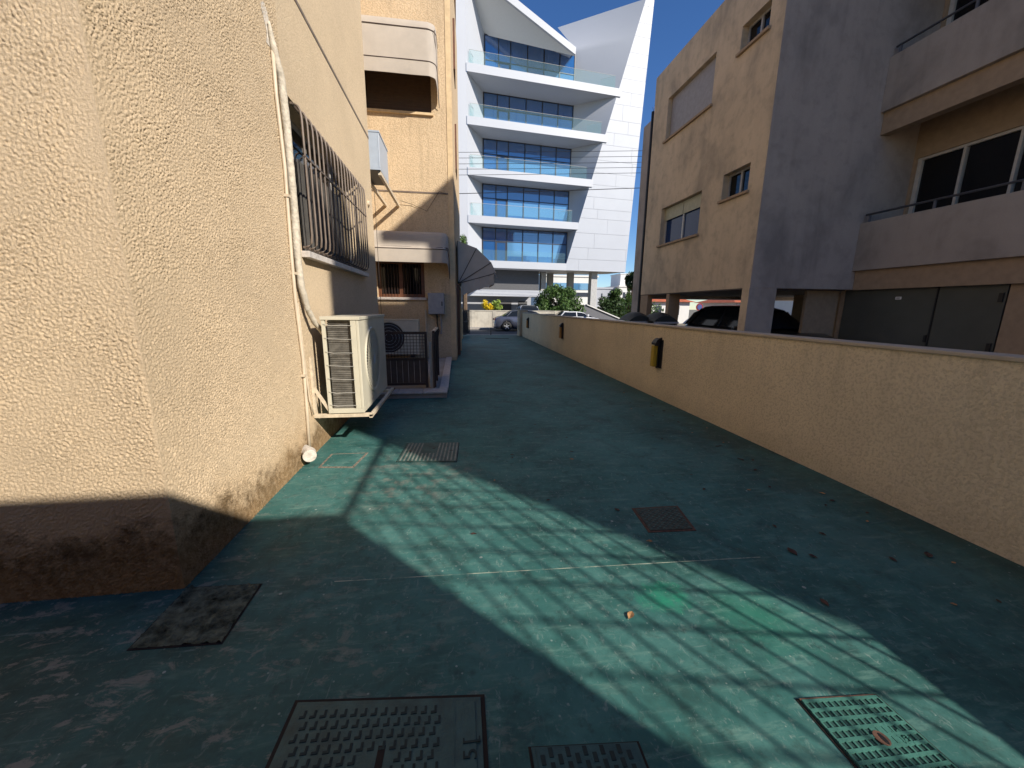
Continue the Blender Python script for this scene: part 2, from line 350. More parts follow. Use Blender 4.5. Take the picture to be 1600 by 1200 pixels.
# ------------------------------------------------------------------ mesh helpers
class MB:
    def __init__(s): s.v = []; s.f = []
    def add(s, vs, fs):
        o = len(s.v); s.v += [tuple(p) for p in vs]; s.f += [tuple(i+o for i in q) for q in fs]; return s
    def quad(s, a, b, c, d): return s.add([a, b, c, d], [(0, 1, 2, 3)])
    def box(s, x0, x1, y0, y1, z0, z1):
        if x0 > x1: x0, x1 = x1, x0
        if y0 > y1: y0, y1 = y1, y0
        if z0 > z1: z0, z1 = z1, z0
        return s.add([(x0, y0, z0), (x1, y0, z0), (x1, y1, z0), (x0, y1, z0), (x0, y0, z1), (x1, y0, z1), (x1, y1, z1), (x0, y1, z1)],
                     [(0, 3, 2, 1), (4, 5, 6, 7), (0, 1, 5, 4), (1, 2, 6, 5), (2, 3, 7, 6), (3, 0, 4, 7)])
    def prism(s, poly, d):
        """poly: coplanar 3D points; d: extrusion vector"""
        n = len(poly); P = [Vector(p) for p in poly]; Q = [p+Vector(d) for p in P]
        return s.add(P+Q, [tuple(range(n))[::-1], tuple(range(n, 2*n))]+[(i, (i+1) % n, n+(i+1) % n, n+i) for i in range(n)])
    def tube(s, pts, r, n=8, cap=True):
        P = [Vector(p) for p in pts]; rings = []
        rr = r if isinstance(r, (list, tuple)) else [r]*len(P)
        for i, p in enumerate(P):
            t = (P[min(i+1, len(P)-1)]-P[max(i-1, 0)]).normalized()
            a = Vector((0, 0, 1)) if abs(t.z) < 0.9 else Vector((1, 0, 0))
            u = t.cross(a).normalized(); v = t.cross(u)
            rings.append([p+(u*cos(2*pi*k/n)+v*sin(2*pi*k/n))*rr[i] for k in range(n)])
        vs = [q for r_ in rings for q in r_]; fs = []
        for i in range(len(P)-1):
            for k in range(n): fs.append((i*n+k, i*n+(k+1) % n, (i+1)*n+(k+1) % n, (i+1)*n+k))
        if cap: fs.append(tuple(range(n))[::-1]); fs.append(tuple((len(P)-1)*n+k for k in range(n)))
        return s.add(vs, fs)
    def bar(s, a, b, w, h=None):
        """rectangular bar"""
        h = h or w; a = Vector(a); b = Vector(b); t = (b-a).normalized()
        up_ = Vector((0, 0, 1)) if abs(t.z) < 0.95 else Vector((1, 0, 0))
        u = t.cross(up_).normalized()*w/2; v = u.cross(t).normalized()*h/2
        vs = [a-u-v, a+u-v, a+u+v, a-u+v, b-u-v, b+u-v, b+u+v, b-u+v]
        return s.add(vs, [(0, 1, 2, 3), (4, 7, 6, 5), (0, 4, 5, 1), (1, 5, 6, 2), (2, 6, 7, 3), (3, 7, 4, 0)])
    def grid(s, fn, nu, nv):
        vs = [fn(i/nu, j/nv) for j in range(nv+1) for i in range(nu+1)]
        return s.add(vs, [(j*(nu+1)+i, j*(nu+1)+i+1, (j+1)*(nu+1)+i+1, (j+1)*(nu+1)+i) for j in range(nv) for i in range(nu)])
    def mesh(s, name, mat, smooth=False):
        me = D.meshes.new(name); me.from_pydata(s.v, [], s.f); me.materials.append(mat)
        if smooth: me.polygons.foreach_set('use_smooth', [True]*len(me.polygons))
        me.update(); return me
    def obj(s, name, mat, parent=None, smooth=False, bevel=0.0, kind=None, label=None):
        ob = D.objects.new(name, s.mesh(name, mat, smooth)); col.objects.link(ob)
        if parent is not None:
            ob.parent = parent; ob.matrix_parent_inverse = parent.matrix_world.inverted()
        if bevel > 0:
            bm_ = ob.modifiers.new('bevel', 'BEVEL'); bm_.width = bevel; bm_.segments = 2; bm_.limit_method = 'ANGLE'
        if kind: ob['kind'] = kind
        if label: ob['label'] = label
        return ob

def thing(name, label, cat, loc=(0, 0, 0), group=None):
    o = D.objects.new(name, None); col.objects.link(o); o.location = loc; o.empty_display_size = 0.2
    o['label'] = label; o['category'] = cat
    if group: o['group'] = group
    o.matrix_world = Matrix.Translation(loc)
    return o
def tag(o, label, cat, group=None):
    o['label'] = label; o['category'] = cat
    if group: o['group'] = group
    return o
def inst(me, name, parent, loc=None, mat=None):
    o = D.objects.new(name, me); col.objects.link(o)
    if parent is not None:
        o.parent = parent; o.matrix_parent_inverse = parent.matrix_world.inverted()
    if loc is not None: o.location = loc
    return o
def kids(o): return list(o.children)
def dup(root, offset, label=None):
    r = root.copy(); col.objects.link(r); r.location = root.location+Vector(offset)
    r.matrix_world = Matrix.Translation(r.location)
    if label: r['label'] = label
    for ch in kids(root):
        c = ch.copy(); col.objects.link(c); c.parent = r
        for g in kids(ch):
            d = g.copy(); col.objects.link(d); d.parent = c
    return r

def holed(mb, axis, at, a0, a1, z0, z1, holes, depth, back=True):
    """wall sheet with rectangular holes and reveals. axis 'x': plane x=at, a=y ; axis 'y': plane y=at, a=x.
    depth: signed distance to the inside."""
    A = sorted({a0, a1, *[h[0] for h in holes], *[h[1] for h in holes]}); Z = sorted({z0, z1, *[h[2] for h in holes], *[h[3] for h in holes]})
    P = (lambda a, z, d=0: (at+d, a, z)) if axis == 'x' else (lambda a, z, d=0: (a, at+d, z))
    for i in range(len(A)-1):
        for j in range(len(Z)-1):
            ca, cz = (A[i]+A[i+1])/2, (Z[j]+Z[j+1])/2
            if any(h[0] < ca < h[1] and h[2] < cz < h[3] for h in holes): continue
            mb.quad(P(A[i], Z[j]), P(A[i+1], Z[j]), P(A[i+1], Z[j+1]), P(A[i], Z[j+1]))
            mb.quad(P(A[i], Z[j], depth), P(A[i+1], Z[j], depth), P(A[i+1], Z[j+1], depth), P(A[i], Z[j+1], depth))
    for h in holes:
        for (p, q) in (((h[0], h[2]), (h[1], h[2])), ((h[1], h[2]), (h[1], h[3])), ((h[1], h[3]), (h[0], h[3])), ((h[0], h[3]), (h[0], h[2]))):
            mb.quad(P(*p), P(*q), P(q[0], q[1], depth), P(p[0], p[1], depth))
    for (p, q) in (((a0, z0), (a1, z0)), ((a1, z0), (a1, z1)), ((a1, z1), (a0, z1)), ((a0, z1), (a0, z0))):
        mb.quad(P(*p), P(*q), P(q[0], q[1], depth), P(p[0], p[1], depth))
    return mb

# ================================================================== SETTING
g = MB(); g.box(-700, 700, -300, 900, -0.6, -0.012); g.obj('ground', M['earth'], kind='structure')
g = MB()
g.box(-7.5, 3.57, -1.885, 2.15, -0.05, 0.0).box(-1.58, 3.57, 2.15, 22.45, -0.05, 0.0)
g.obj('driveway', M['floor'], kind='structure')
g = MB(); g.box(-60, 80, 22.75, 27.9, -0.09, -0.004); g.obj('road', M['asphalt'], kind='structure')
g = MB(); g.box(-60, 80, 22.45, 22.75, -0.08, 0.0); g.obj('kerb', M['pavement'], kind='structure')
g = MB(); g.box(-60, 80, 27.9, 30.0, -0.08, 0.10); g.obj('pavement', M['pavement'], kind='structure')
g = MB(); g.box(3.77, 30, -9, 22.3, -0.08, -0.002); g.obj('parking_court', M['pavement'], kind='structure')

# ------------------------------------------------------------------ house on the left (first block)
b1 = thing('stuccoed_house', 'cream roughcast house wall filling the left side, with a bowed window grille', 'house', (-3, 5, 0))
WIN = (4.39, 7.05, 2.15, 3.57)
import numpy as np
def roughcast(seed, na, nb_, step, lo=0.0085, hi=0.034):
    rg_ = np.random.default_rng(seed); f = np.fft.rfft2(rg_.standard_normal((nb_, na)))
    fy = np.fft.fftfreq(nb_, step)[:, None]; fx = np.fft.rfftfreq(na, step)[None, :]; k = np.sqrt(fx*fx+fy*fy)+1e-6
    band = (1/(1+(k*lo)**4))*(1/(1+(1/(k*hi))**4))*k**-.45
    h = np.fft.irfft2(f*band, s=(nb_, na)); h /= h.std()
    f2 = np.fft.rfft2(rg_.standard_normal((nb_, na))); l = np.fft.irfft2(f2*np.exp(-(k*.35)**2), s=(nb_, na)); l /= l.std()
    h = np.clip(h+.25*l, -1.7, 2.4); h = np.where(h > 0, h**.85, -(np.abs(h)**1.15)*1.1)
    return h*(1+.18*l)
def rough_wall(name, axis, at, a0, a1, z0, z1, step, amp, sgn, seed):
    na = int((a1-a0)/step)+1; nb_ = int((z1-z0)/step)+1
    h = roughcast(seed, na, nb_, step)*amp
    A, Z = np.meshgrid(np.linspace(a0, a1, na), np.linspace(z0, z1, nb_))
    fade = np.clip(np.minimum(A-a0, a1-A)/.018, 0, 1); h = h*fade+(1-fade)*(-.0005)
    co = np.empty((nb_*na, 3), np.float32)
    if axis == 'x': co[:, 0] = (at+sgn*h).ravel(); co[:, 1] = A.ravel()
    else: co[:, 1] = (at+sgn*h).ravel(); co[:, 0] = A.ravel()
    co[:, 2] = Z.ravel()
    i = (np.arange(nb_-1)[:, None]*na+np.arange(na-1)[None, :]).ravel()
    q = np.stack([i, i+1, i+na+1, i+na], 1)
    if (axis == 'x') != (sgn > 0): q = q[:, ::-1]
    q = q.astype(np.int32)
    me = D.meshes.new(name); me.vertices.add(len(co)); me.vertices.foreach_set('co', co.ravel())
    me.loops.add(q.size); me.loops.foreach_set('vertex_index', q.ravel())
    me.polygons.add(len(q)); me.polygons.foreach_set('loop_start', np.arange(0, q.size, 4, dtype=np.int32))
    me.polygons.foreach_set('use_smooth', np.ones(len(q), bool))
    me.materials.append(M['stucco_near']); me.update(calc_edges=True); me.validate()
    return inst(me, name, b1)
rough_wall('wall', 'x', -1.58, 2.15, 4.30, 0, 4.8, .0052, .0027, 1, 5)
rough_wall('wall', 'y', 2.15, -4.6, -1.58, 0, 3.5, .0055, .0027, -1, 6)
m = MB()
holed(m, 'x', -1.58, 4.30, 8.1, 0, 9.4, [WIN], -0.22)
m.quad((-1.58, 2.15, 4.8), (-1.58, 4.3, 4.8), (-1.58, 4.3, 9.4), (-1.58, 2.15, 9.4))
m.obj('wall', M['stucco'], b1)
m = MB(); m.box(-7.5, -1.8, 2.15, 8.1, 0, 9.4)
m.v = []; m.f = []
m.quad((-7.5, 2.15, 0), (-4.6, 2.15, 0), (-4.6, 2.15, 9.4), (-7.5, 2.15, 9.4))
m.quad((-4.6, 2.15, 3.5), (-1.58, 2.15, 3.5), (-1.58, 2.15, 9.4), (-4.6, 2.15, 9.4))
m.quad((-7.5, 8.1, 0), (-1.58, 8.1, 0), (-1.58, 8.1, 9.4), (-7.5, 8.1, 9.4))
m.quad((-7.5, 2.15, 0), (-7.5, 8.1, 0), (-7.5, 8.1, 9.4), (-7.5, 2.15, 9.4))
m.obj('wall', M['stucco'], b1)
m = MB(); m.box(-7.6, -1.5, 2.06, 8.18, 9.4, 9.6); m.obj('roof', M['smooth_cream'], b1)
# groove: horizontal joint
m = MB(); m.box(-1.583, -1.574, 2.15, 8.1, 4.62, 4.66); m.obj('wall_joint', M['iron'], b1)
# window
wn = MB(); wn.box(-1.79, -1.755, WIN[0], WIN[1], WIN[2], WIN[2]+.06).box(-1.79, -1.755, WIN[0], WIN[1], WIN[3]-.06, WIN[3])
for yy in (WIN[0]+.03, 5.27, 6.17, WIN[1]-.03): wn.box(-1.787, -1.757, yy-.03, yy+.03, WIN[2]+.06, WIN[3]-.06)
win = wn.obj('window', M['alu'], b1)
for (a, b) in ((WIN[0]+.06, 5.24), (5.30, 6.14), (6.20, WIN[1]-.06)):
    MB().box(-1.776, -1.770, a, b, WIN[2]+.06, WIN[3]-.06).obj('pane', M['glass_dark'], win)
m = MB()
def curt(u, v): return (-1.84+0.02*sin(u*60), 4.7+u*2.25, 2.15+v*1.4)
m.grid(curt, 120, 1); m.obj('curtain', M['curtain'], win)
# pale slatted shutter panels pushed half open, seen behind the bars
m = MB()
for k in range(19):
    y0 = 4.95+k*0.085; m.box(-1.752, -1.742, y0, y0+0.055, 2.2, 3.2)
m.obj('shutter', M['old_shutter'], win)
MB().box(-1.95, -1.90, 4.3, 7.1, 2.0, 3.7).obj('dark_room', M['room'], win)
# marble sill
MB().box(-1.80, -1.50, 4.36, 7.08, 2.085, 2.148).obj('sill', M['marble'], b1, bevel=0.004)
# bowed wrought-iron grille
gr = thing('window_grille', 'bowed brown wrought iron grille over the big window of the cream wall', 'window grille', (-1.55, 5.7, 2.1))
zt, zb = 3.52, 2.19
def barpath(y):
    P = []
    prof = [(-1.575, zt), (-1.545, zt+.003), (-1.515, zt-.012), (-1.495, zt-.05), (-1.488, zt-.12), (-1.488, zt-.5), (-1.488, zb+.3), (-1.488, zb+.12), (-1.497, zb+.05), (-1.52, zb+.012), (-1.575, zb)]
    return [(x, y, z) for x, z in prof]
bm0 = MB(); bm0.tube(barpath(0), 0.0115, 6); bme = bm0.mesh('grille_bar', M['iron'], True)
nb = 19
for k in range(nb):
    o = inst(bme, 'grille_bar', gr); o.location = Vector((0, 4.44+k*(2.60/(nb-1)), 0))
for z, w_ in ((zt, .012), (zb, .012)): MB().tube([(-1.565, 4.41, z), (-1.565, 7.07, z)], w_, 6).obj('grille_rail', M['iron'], gr)
MB().bar((-1.488, 4.42, 3.06), (-1.488, 7.06, 3.06), .022, .012).obj('grille_rail', M['iron'], gr)
# vent ring
tag(MB().tube([(-1.58, 7.72, 3.42), (-1.545, 7.72, 3.42)], .045, 14).obj('wall_vent', M['bracket'], None), 'small round vent cap on the cream wall beyond the grille', 'vent')

# pipes on the wall
PT = [(4.08, 3.90), (4.06, 3.42), (4.09, 2.86), (4.04, 2.05), (4.03, 1.64), (4.07, 1.07), (4.04, .55), (4.01, .15)]
p1 = thing('drain_pipe', 'thin cream condensate pipe running down the stuccoed wall beside the air conditioner', 'pipe', (-1.55, 4.05, .1))
MB().tube([(-1.562, y+.02, z) for y, z in PT], .016, 10).obj('pipe', M['pvc'], p1, smooth=True)
MB().tube([(-1.565, 4.10, 1.62), (-1.565, 4.13, 1.1), (-1.565, 4.16, .62), (-1.55, 4.2, .45)], .008, 8).obj('pipe', M['pvc'], p1, smooth=True)
for y, z in ((4.10, 2.6), (4.075, 1.9), (4.07, .9)): MB().box(-1.582, -1.54, y-.03, y+.03, z-.012, z+.012).obj('clip', M['pvc'], p1)
p2 = thing('lagged_hose', 'thick pale lagged refrigerant hose curving down the stuccoed wall into the outdoor unit', 'pipe', (-1.53, 4.15, 1.4))
HP = [(-1.56, 4.07, 3.98), (-1.55, 4.10, 3.79), (-1.54, 4.17, 3.6), (-1.54, 4.19, 3.2), (-1.535, 4.17, 2.92), (-1.54, 4.18, 2.48), (-1.535, 4.13, 2.08), (-1.53, 4.14, 1.78), (-1.515, 4.21, 1.56), (-1.49, 4.30, 1.42), (-1.46, 4.42, 1.31), (-1.43, 4.6, 1.28)]
rr = [.012, .028, .034, .035, .033, .034, .033, .032, .030, .028, .026, .026]
fine = []; fr = []
for i in range(len(HP)-1):
    for k in range(8):
        t = k/8; fine.append(Vector(HP[i]).lerp(Vector(HP[i+1]), t)+Vector((0, random.uniform(-.002, .002), 0))); fr.append(rr[i]*(1-t)+rr[i+1]*t+random.uniform(-.002, .0025))
MB().tube(fine, fr, 12).obj('hose', M['hose'], p2, smooth=True)
MB().grid(lambda u, v: (-1.578, 4.02+.12*u+.03*sin(v*5), 3.80+.32*v*(1-.3*abs(u-.5))), 6, 6).obj('mortar_patch', M['pipe_end'], p2)
p3 = thing('drain_stub', 'short round plastered pipe end sticking out low on the wall above the green floor', 'pipe', (-1.55, 3.85, .1))
MB().tube([(-1.60, 3.98, .13), (-1.52, 3.90, .125), (-1.49, 3.83, .12)], [.062, .066, .064], 20).obj('pipe', M['pipe_end'], p3, smooth=False, bevel=.006)

# ------------------------------------------------------------------ air conditioner builder (fan face +X or -Y)
def ac_unit(name, label, x0, x1, y0, y1, z0, z1, mat, face='x', fan=(0.36, 0.5, 0.33), detail=True, near_coil=True, group='outdoor air conditioning units'):
    t = thing(name, label, 'air conditioner', ((x0+x1)/2, (y0+y1)/2, z0), group)
    # sheet-metal case: frame posts, top, bottom, front panel
    fw_ = 0.035
    L = (y1-y0) if face == 'x' else (x1-x0)
    h = z1-z0
    MB().box(x0-.01, x1+.012, y0-.01, y1+.01, z1-.035, z1).obj('top_cover', mat, t, bevel=.004)
    MB().box(x0, x1, y0, y1, z0, z0+.05).obj('base_tray', mat, t, bevel=.003)
    cxr = fan[2]*h*1.25
    if face == 'x':
        m = MB(); m.box(x1-.03, x1, y0, y1, z0+.05, z1-.035)
        m.obj('front_panel', mat, t, bevel=.006)
        # near side: open coil guard
        if fan[2] == 0:
            MB().box(x0, x1-.03, y0, y0+.02, z0+.05, z1-.035).obj('side_panel', mat, t); return t
        for (xa, xb) in ((x0, x0+fw_), (x1-.03-.055, x1-.03)): MB().box(xa, xb, y0, y0+.03, z0+.05, z1-.035).obj('corner_post', mat, t, bevel=.003)
        MB().box(x0, x1-.03, y1-.02, y1, z0+.05, z1-.035).obj('side_panel', mat, t)
        MB().box(x0, x0+fw_, y1-.05, y1-.02, z0+.05, z1-.035).obj('corner_post', mat, t)
        # coil: rounded stack
        m = MB(); n = 46
        for k in range(n):
            za = z0+.055+k*(h-.095)/n; r = .0 if k % 2 else .003
            pts = [(x0+.045-r*0, y0+.045-r, za), (x1-.10, y0+.045-r, za), (x1-.10, y0+.07, za), (x0+.045, y0+.07, za)]
            m.prism(pts, (0, 0, (h-.095)/n*.7))
        m.box(x0+.05, x1-.1, y0+.052, y1-.06, z0+.055, z1-.04)
        m.obj('coil', M['fin'], t, kind='stuff')
        m = MB()
        for k in range(7):
            zc = z0+.09+k*(h-.18)/6
            wob = [random.uniform(-.007, .007) for _ in range(4)]
            MB().tube([(x0+fw_*.6, y0-.006, zc+.012), (x0+.10, y0-.012, zc+wob[0]), (x0+.2, y0-.010, zc+wob[1]*.6), (x1-.07, y0-.006, zc-.004)], .0028, 5).obj('guard_wire', M['wire'], t)
        cy, cz, X = y0+L*fan[0]*1.0, z0+h*fan[1], x1
        R = fan[2]*h
        def P(a, r, d): return (X+d, cy+r*cos(a), cz+r*sin(a))
        sill_n = 40
        ns = sill_n
    else:
        m = MB(); m.box(x0, x1, y0, y0+.03, z0+.05, z1-.035); m.obj('front_panel', mat, t, bevel=.006)
        MB().box(x0, x0+.03, y0+.03, y1, z0+.05, z1-.035).obj('side_panel', mat, t)
        MB().box(x1-.03, x1, y0+.03, y1, z0+.05, z1-.035).obj('side_panel', mat, t)
        cx_, cz, Y = x0+L*fan[0], z0+h*fan[1], y0
        R = fan[2]*h
        def P(a, r, d): return (cx_+r*cos(a), Y-d, cz+r*sin(a))
    if fan[2] == 0: return t
    # fan opening: dark disc, raised ring, radial + concentric guard, hub badge
    n = 48
    m = MB(); m.add([P(2*pi*k/n, R*.985, .003) for k in range(n)], [tuple(range(n))]); m.obj('fan_well', M['fanwell'] if detail else M['darkgrille'], t)
    m = MB()
    for (ra, rb, da, db) in ((R*.97, R*1.05, .003, .016), (R*1.05, R*1.09, .016, .001)):
        m.add([P(2*pi*k/n, ra, da) for k in range(n)]+[P(2*pi*k/n, rb, db) for k in range(n)], [(k, (k+1) % n, n+(k+1) % n, n+k) for k in range(n)])
    m.obj('fan_ring', mat, t, smooth=True)
    if detail:
        m = MB()
        for k in range(60):
            a = 2*pi*k/60; m.bar(P(a, R*.17, .018), P(a, R*.98, .010), .0055)
        for q in (.3, .5, .7, .86):
            m.tube([P(2*pi*k/36, R*q, .018) for k in range(37)], .003, 4, False)
        m.obj('fan_guard', mat, t, kind='stuff')
        for k in range(5):
            a0 = 2*pi*k/5+.3
            MB().add([P(a0, R*.16, .006), P(a0+.75, R*.2, .006), P(a0+.9, R*.9, .006), P(a0+.35, R*.93, .006)], [(0, 1, 2, 3)]).obj('fan_blade', M['fin'], t)
        m = MB(); m.add([P(2*pi*k/24, R*.17, .022) for k in range(24)], [tuple(range(24))]); m.obj('hub', M['acgrey'], t)
    else:
        m = MB()
        for q in (.25, .45, .65, .85): m.tube([P(2*pi*k/24, R*q, .012) for k in range(25)], .004, 4, False)
        m.obj('fan_guard', M['acgrey'], t)
    return t

ac_unit('air_conditioner', 'large cream outdoor unit with exposed coil and round fan, on brackets at the cream wall', -1.42, -1.045, 4.27, 5.70, .435, 1.485, M['acwhite'], 'x', (0.40, .50, .345))
br = thing('unit_bracket', 'cream painted steel bracket holding the large outdoor unit off the cream wall', 'bracket', (-1.3, 4.9, .4))
for yy in (4.30, 5.55):
    MB().box(-1.58, -.965, yy-.022, yy+.022, .385, .425).obj('arm', M['bracket'], br, bevel=.003)
    MB().bar((-1.56, yy, .72), (-1.40, yy, .43), .028).obj('brace', M['bracket'], br)
    MB().box(-1.578, -1.552, yy-.02, yy+.02, .385, 1.05).obj('upright', M['bracket'], br)
MB().box(-1.0, -.965, 4.278, 5.75, .372, .412).obj('front_rail', M['bracket'], br, bevel=.003)
MB().box(-.9995, -.968, 4.5, 5.9, .360, .371).obj('rust_edge', M['rust'], br)

# ------------------------------------------------------------------ second block on the left
b2 = thing('ochre_house', 'ochre roughcast house block behind the cream wall, with canvas awnings', 'house', (-2, 14, 0))
HOL = [(-2.24, -.93, 1.85, 2.86), (-2.3, -.60, 6.64, 7.95)]
m = MB(); holed(m, 'y', 11.6, -2.5, -.06, 0, 11.5, HOL, .25)
m.obj('wall', M['stucco2'], b2)
m = MB(); m.quad((-.06, 11.6, 0), (.15, 17.2, 0), (.15, 17.2, 11.5), (-.06, 11.6, 11.5))
m.quad((-6, 17.2, 0), (.15, 17.2, 0), (.15, 17.2, 11.5), (-6, 17.2, 11.5))
m.quad((-2.5, 8.1, 0), (-2.5, 11.6, 0), (-2.5, 11.6, 11.5), (-2.5, 8.1, 11.5))
m.quad((-6, 8.1, 9.6), (-2.5, 8.1, 9.6), (-2.5, 8.1, 11.5), (-6, 8.1, 11.5))
m.obj('wall', M['stucco2'], b2)
MB().box(-6, .12, 11.62, 17.15, 11.5, 11.7).obj('roof', M['smooth_cream'], b2)
MB().box(-6, -2.5, 8.1, 11.62, 11.5, 11.7).obj('roof', M['smooth_cream'], b2)
# smooth render band at the corner
m = MB(); m.box(-.20, -.058, 11.585, 11.605, 0.1, 11.49); m.obj('corner_band', M['smooth_cream'], b2)
MB().box(-2.5, -.205, 11.587, 11.605, 4.66, 4.70).obj('wall_joint', M['iron'], b2)
# lower window
w2 = MB(); x0, x1, z0, z1 = HOL[0]
w2.box(x0, x1, 11.66, 11.72, z0, z0+.09).box(x0, x1, 11.66, 11.72, z1-.08, z1)
for xx in (x0+.04, -1.60, x1-.05): w2.box(xx-.05, xx+.05, 11.665, 11.715, z0+.09, z1-.08)
wo = w2.obj('window', M['wood'], b2)
for a, b in ((x0+.09, -1.65), (-1.55, x1-.10)):
    MB().box(a, b, 11.69, 11.70, z0+.09, z1-.08).obj('pane', M['glass_dark'], wo)
    for k in range(6): MB().tube([(a+(k+.5)*(b-a)/6, 11.63, z0+.02), (a+(k+.5)*(b-a)/6, 11.63, z1-.02)], .007, 5).obj('window_bar', M['brown_metal'], wo)
MB().box(x0-.05, x1+.04, 11.52, 11.64, z0-.07, z0-.002).obj('sill', M['marble'], b2)
MB().box(x0, x1, 11.84, 11.86, z0, z1).obj('dark_room', M['room'], b2)
x0, x1, z0, z1 = HOL[1]
w3 = MB().box(x0, x1, 11.80, 11.85, z0, z1).obj('window', M['wood'], b2)
for k in range(int((z1-z0)/.07)): MB().box(x0+.02, x1-.02, 11.785, 11.797, z0+.02+k*.07, z0+.082+k*.07).obj('slat', M['brown_slat'], w3)
MB().box(x0-.05, x1+.05, 11.53, 11.80, z0-.06, z0-.002).obj('sill', M['smooth_cream'], b2)
# narrow louvre slots in the side wall and brown side door
for (ya, za, zb_) in ((13.2, 8.6, 9.9), (13.4, 5.9, 7.2), (13.2, 12, 12)):
    if zb_ > za: MB().box(-.02, .06, ya, ya+1.1, za, zb_).obj('side_shutter', M['wood'], b2)
MB().box(-.04, .075, 12.6, 13.7, 0.05, 2.3).obj('side_door', M['wood'], b2)
MB().box(.02, .13, 14.3, 16.8, 0.0, 2.3).obj('door_jamb', M['smooth_cream'], b2)

# ---- window awnings (quarter-dome, canvas)
def box_awning(name, label, xa, xb, ztop, zmid1, zmid2, zbot, zside, proj, mat, yw=11.6):
    t = thing(name, label, 'awning', ((xa+xb)/2, yw, zbot))
    R = .22   # plan radius of the outer corners
    # vertical profile (projection, z)
    prof = [(.04, ztop+.02), (proj*.42, ztop), (proj*.72, ztop-.05), (proj*.88, ztop-.12), (proj*.95, zmid1), (proj*1.0, (zmid1+zmid2)/2), (proj*1.02, zmid2), (proj*1.03, (zmid2+zbot)/2), (proj*1.04, zbot)]
    path = []  # plan path parameter: 0 front left ... rounded ... side to wall
    plan = [(xa, 1.0), (xa+(xb-R-xa)*.25, 1.0), (xa+(xb-R-xa)*.5, 1.0), (xa+(xb-R-xa)*.75, 1.0)]
    for k in range(7):
        a = pi/2*(1-k/6); plan.append((xb-R+R*cos(a), 1.0-(1-sin(a))*R/proj))
    plan += [(xb+.005, .55), (xb+.01, .3), (xb+.01, .03)]
    nP = len(plan)
    def pt(i, j, off=0.0):
        x, q = plan[i]; p, z = prof[j]
        side = max(0, (i-8)/(nP-9))
        zz = z
        if j >= 6: zz = z-(side**1.3)*(zbot-zside)*((j-5)/3)
        wob = .012*sin(i*2.1+j*1.3)*(1 if j in (5, 7, 8) else .3)
        xx = x if i < 4 else xb-(xb-x)-(0 if j > 2 else (0.10*(2.5-j)*.6))
        return (xx+wob*.4, yw-(p+off)*q-wob, zz)
    m = MB(); n2 = len(prof)
    m.add([pt(i, j) for j in range(n2) for i in range(nP)], [(j*nP+i, j*nP+i+1, (j+1)*nP+i+1, (j+1)*nP+i) for j in range(n2-1) for i in range(nP-1)])
    o = m.obj('canvas', mat, t, smooth=True)
    so_ = o.modifiers.new('thick', 'SOLIDIFY'); so_.thickness = .006
    sb = o.modifiers.new('sub', 'SUBSURF'); sb.levels = 2; sb.render_levels = 2
    for j in (3 if False else 4, 6):
        MB().tube([Vector(pt(i, j, .006))+Vector((.006 if i > 6 else 0, -.006, 0)) for i in range(nP)], .009, 6).obj('frame_rib', M['piping'], t, smooth=True)
    MB().tube([(xb+.03, yw-.05, zside-.03), (xb+.02, yw-proj*.5, (zmid2+zbot)/2), (xb-.02, yw-proj*.93, zmid1)], .010, 6).obj('frame_rib', M['piping'], t)
    return t
box_awning('window_awning', 'upper pale canvas window awning on the sunlit ochre wall', -2.48, -.42, 8.46, 8.16, 7.45, 7.12, 6.80, .75, M['fabric'])
box_awning('window_awning', 'lower canvas window awning above the brown wooden window', -2.48, -.24, 3.60, 3.15, 3.10, 2.74, 2.42, .72, M['fabric'])

# ---- round fan awning over the side door
fa = thing('door_awning', 'grey fan shaped canvas awning folding out from the side of the ochre house', 'awning', (.1, 13.5, 2.3))
ya, yb = 12.55, 14.6
tips = [(0.03, 3.60), (.62, 3.40), (1.08, 2.98), (1.24, 2.66), (1.20, 2.34)]
hub = (.03, 2.32)
def fpt(k, y): return (tips[k][0], y, tips[k][1])
m = MB()
for k in range(4):
    if k < 3:
        # end gore (side) near face and top strip between ribs
        pass
    m.quad(fpt(k, ya), fpt(k+1, ya), fpt(k+1, yb), fpt(k, yb)) if k < 3 else None
    m.add([(hub[0], ya+.02, hub[1]), fpt(k, ya), fpt(k+1, ya)], [(0, 1, 2)]) if k < 3 else None
    m.add([(hub[0], yb-.02, hub[1]), fpt(k, yb), fpt(k+1, yb)], [(0, 1, 2)]) if k < 3 else None
o = m.obj('canvas', M['fabric_dim'], fa); o.modifiers.new('t', 'SOLIDIFY').thickness = .006
m = MB(); nn = 14
def valance(u, v):
    x = hub[0]+.1+(1.16-hub[0]-.1)*u; z = 2.32+(2.66-2.32)*u
    return (x, ya-.004-.01*sin(u*20), z-v*(.36+.02*sin(u*25)))
m.grid(valance, nn, 2)
m.grid(lambda u, v: (1.17+.0*u, ya+(yb-ya)*u, 2.66-v*(.36+.02*sin(u*25))), nn, 2)
o = m.obj('valance', M['fabric_dim'], fa); o.modifiers.new('t', 'SOLIDIFY').thickness = .004
for k in range(4):
    MB().bar((hub[0], ya-.008, hub[1]), (tips[k][0], ya-.008, tips[k][1]), .022).obj('rib', M['piping'], fa)
    MB().bar((hub[0], yb, hub[1]), (tips[k][0], yb, tips[k][1]), .022).obj('rib', M['piping'], fa)
MB().tube([(1.16, ya-.02, 2.68), (1.24, ya-.02, 2.56), (1.27, ya-.02, 2.50)], .02, 6).obj('front_bar_end', M['alu_grey'], fa)

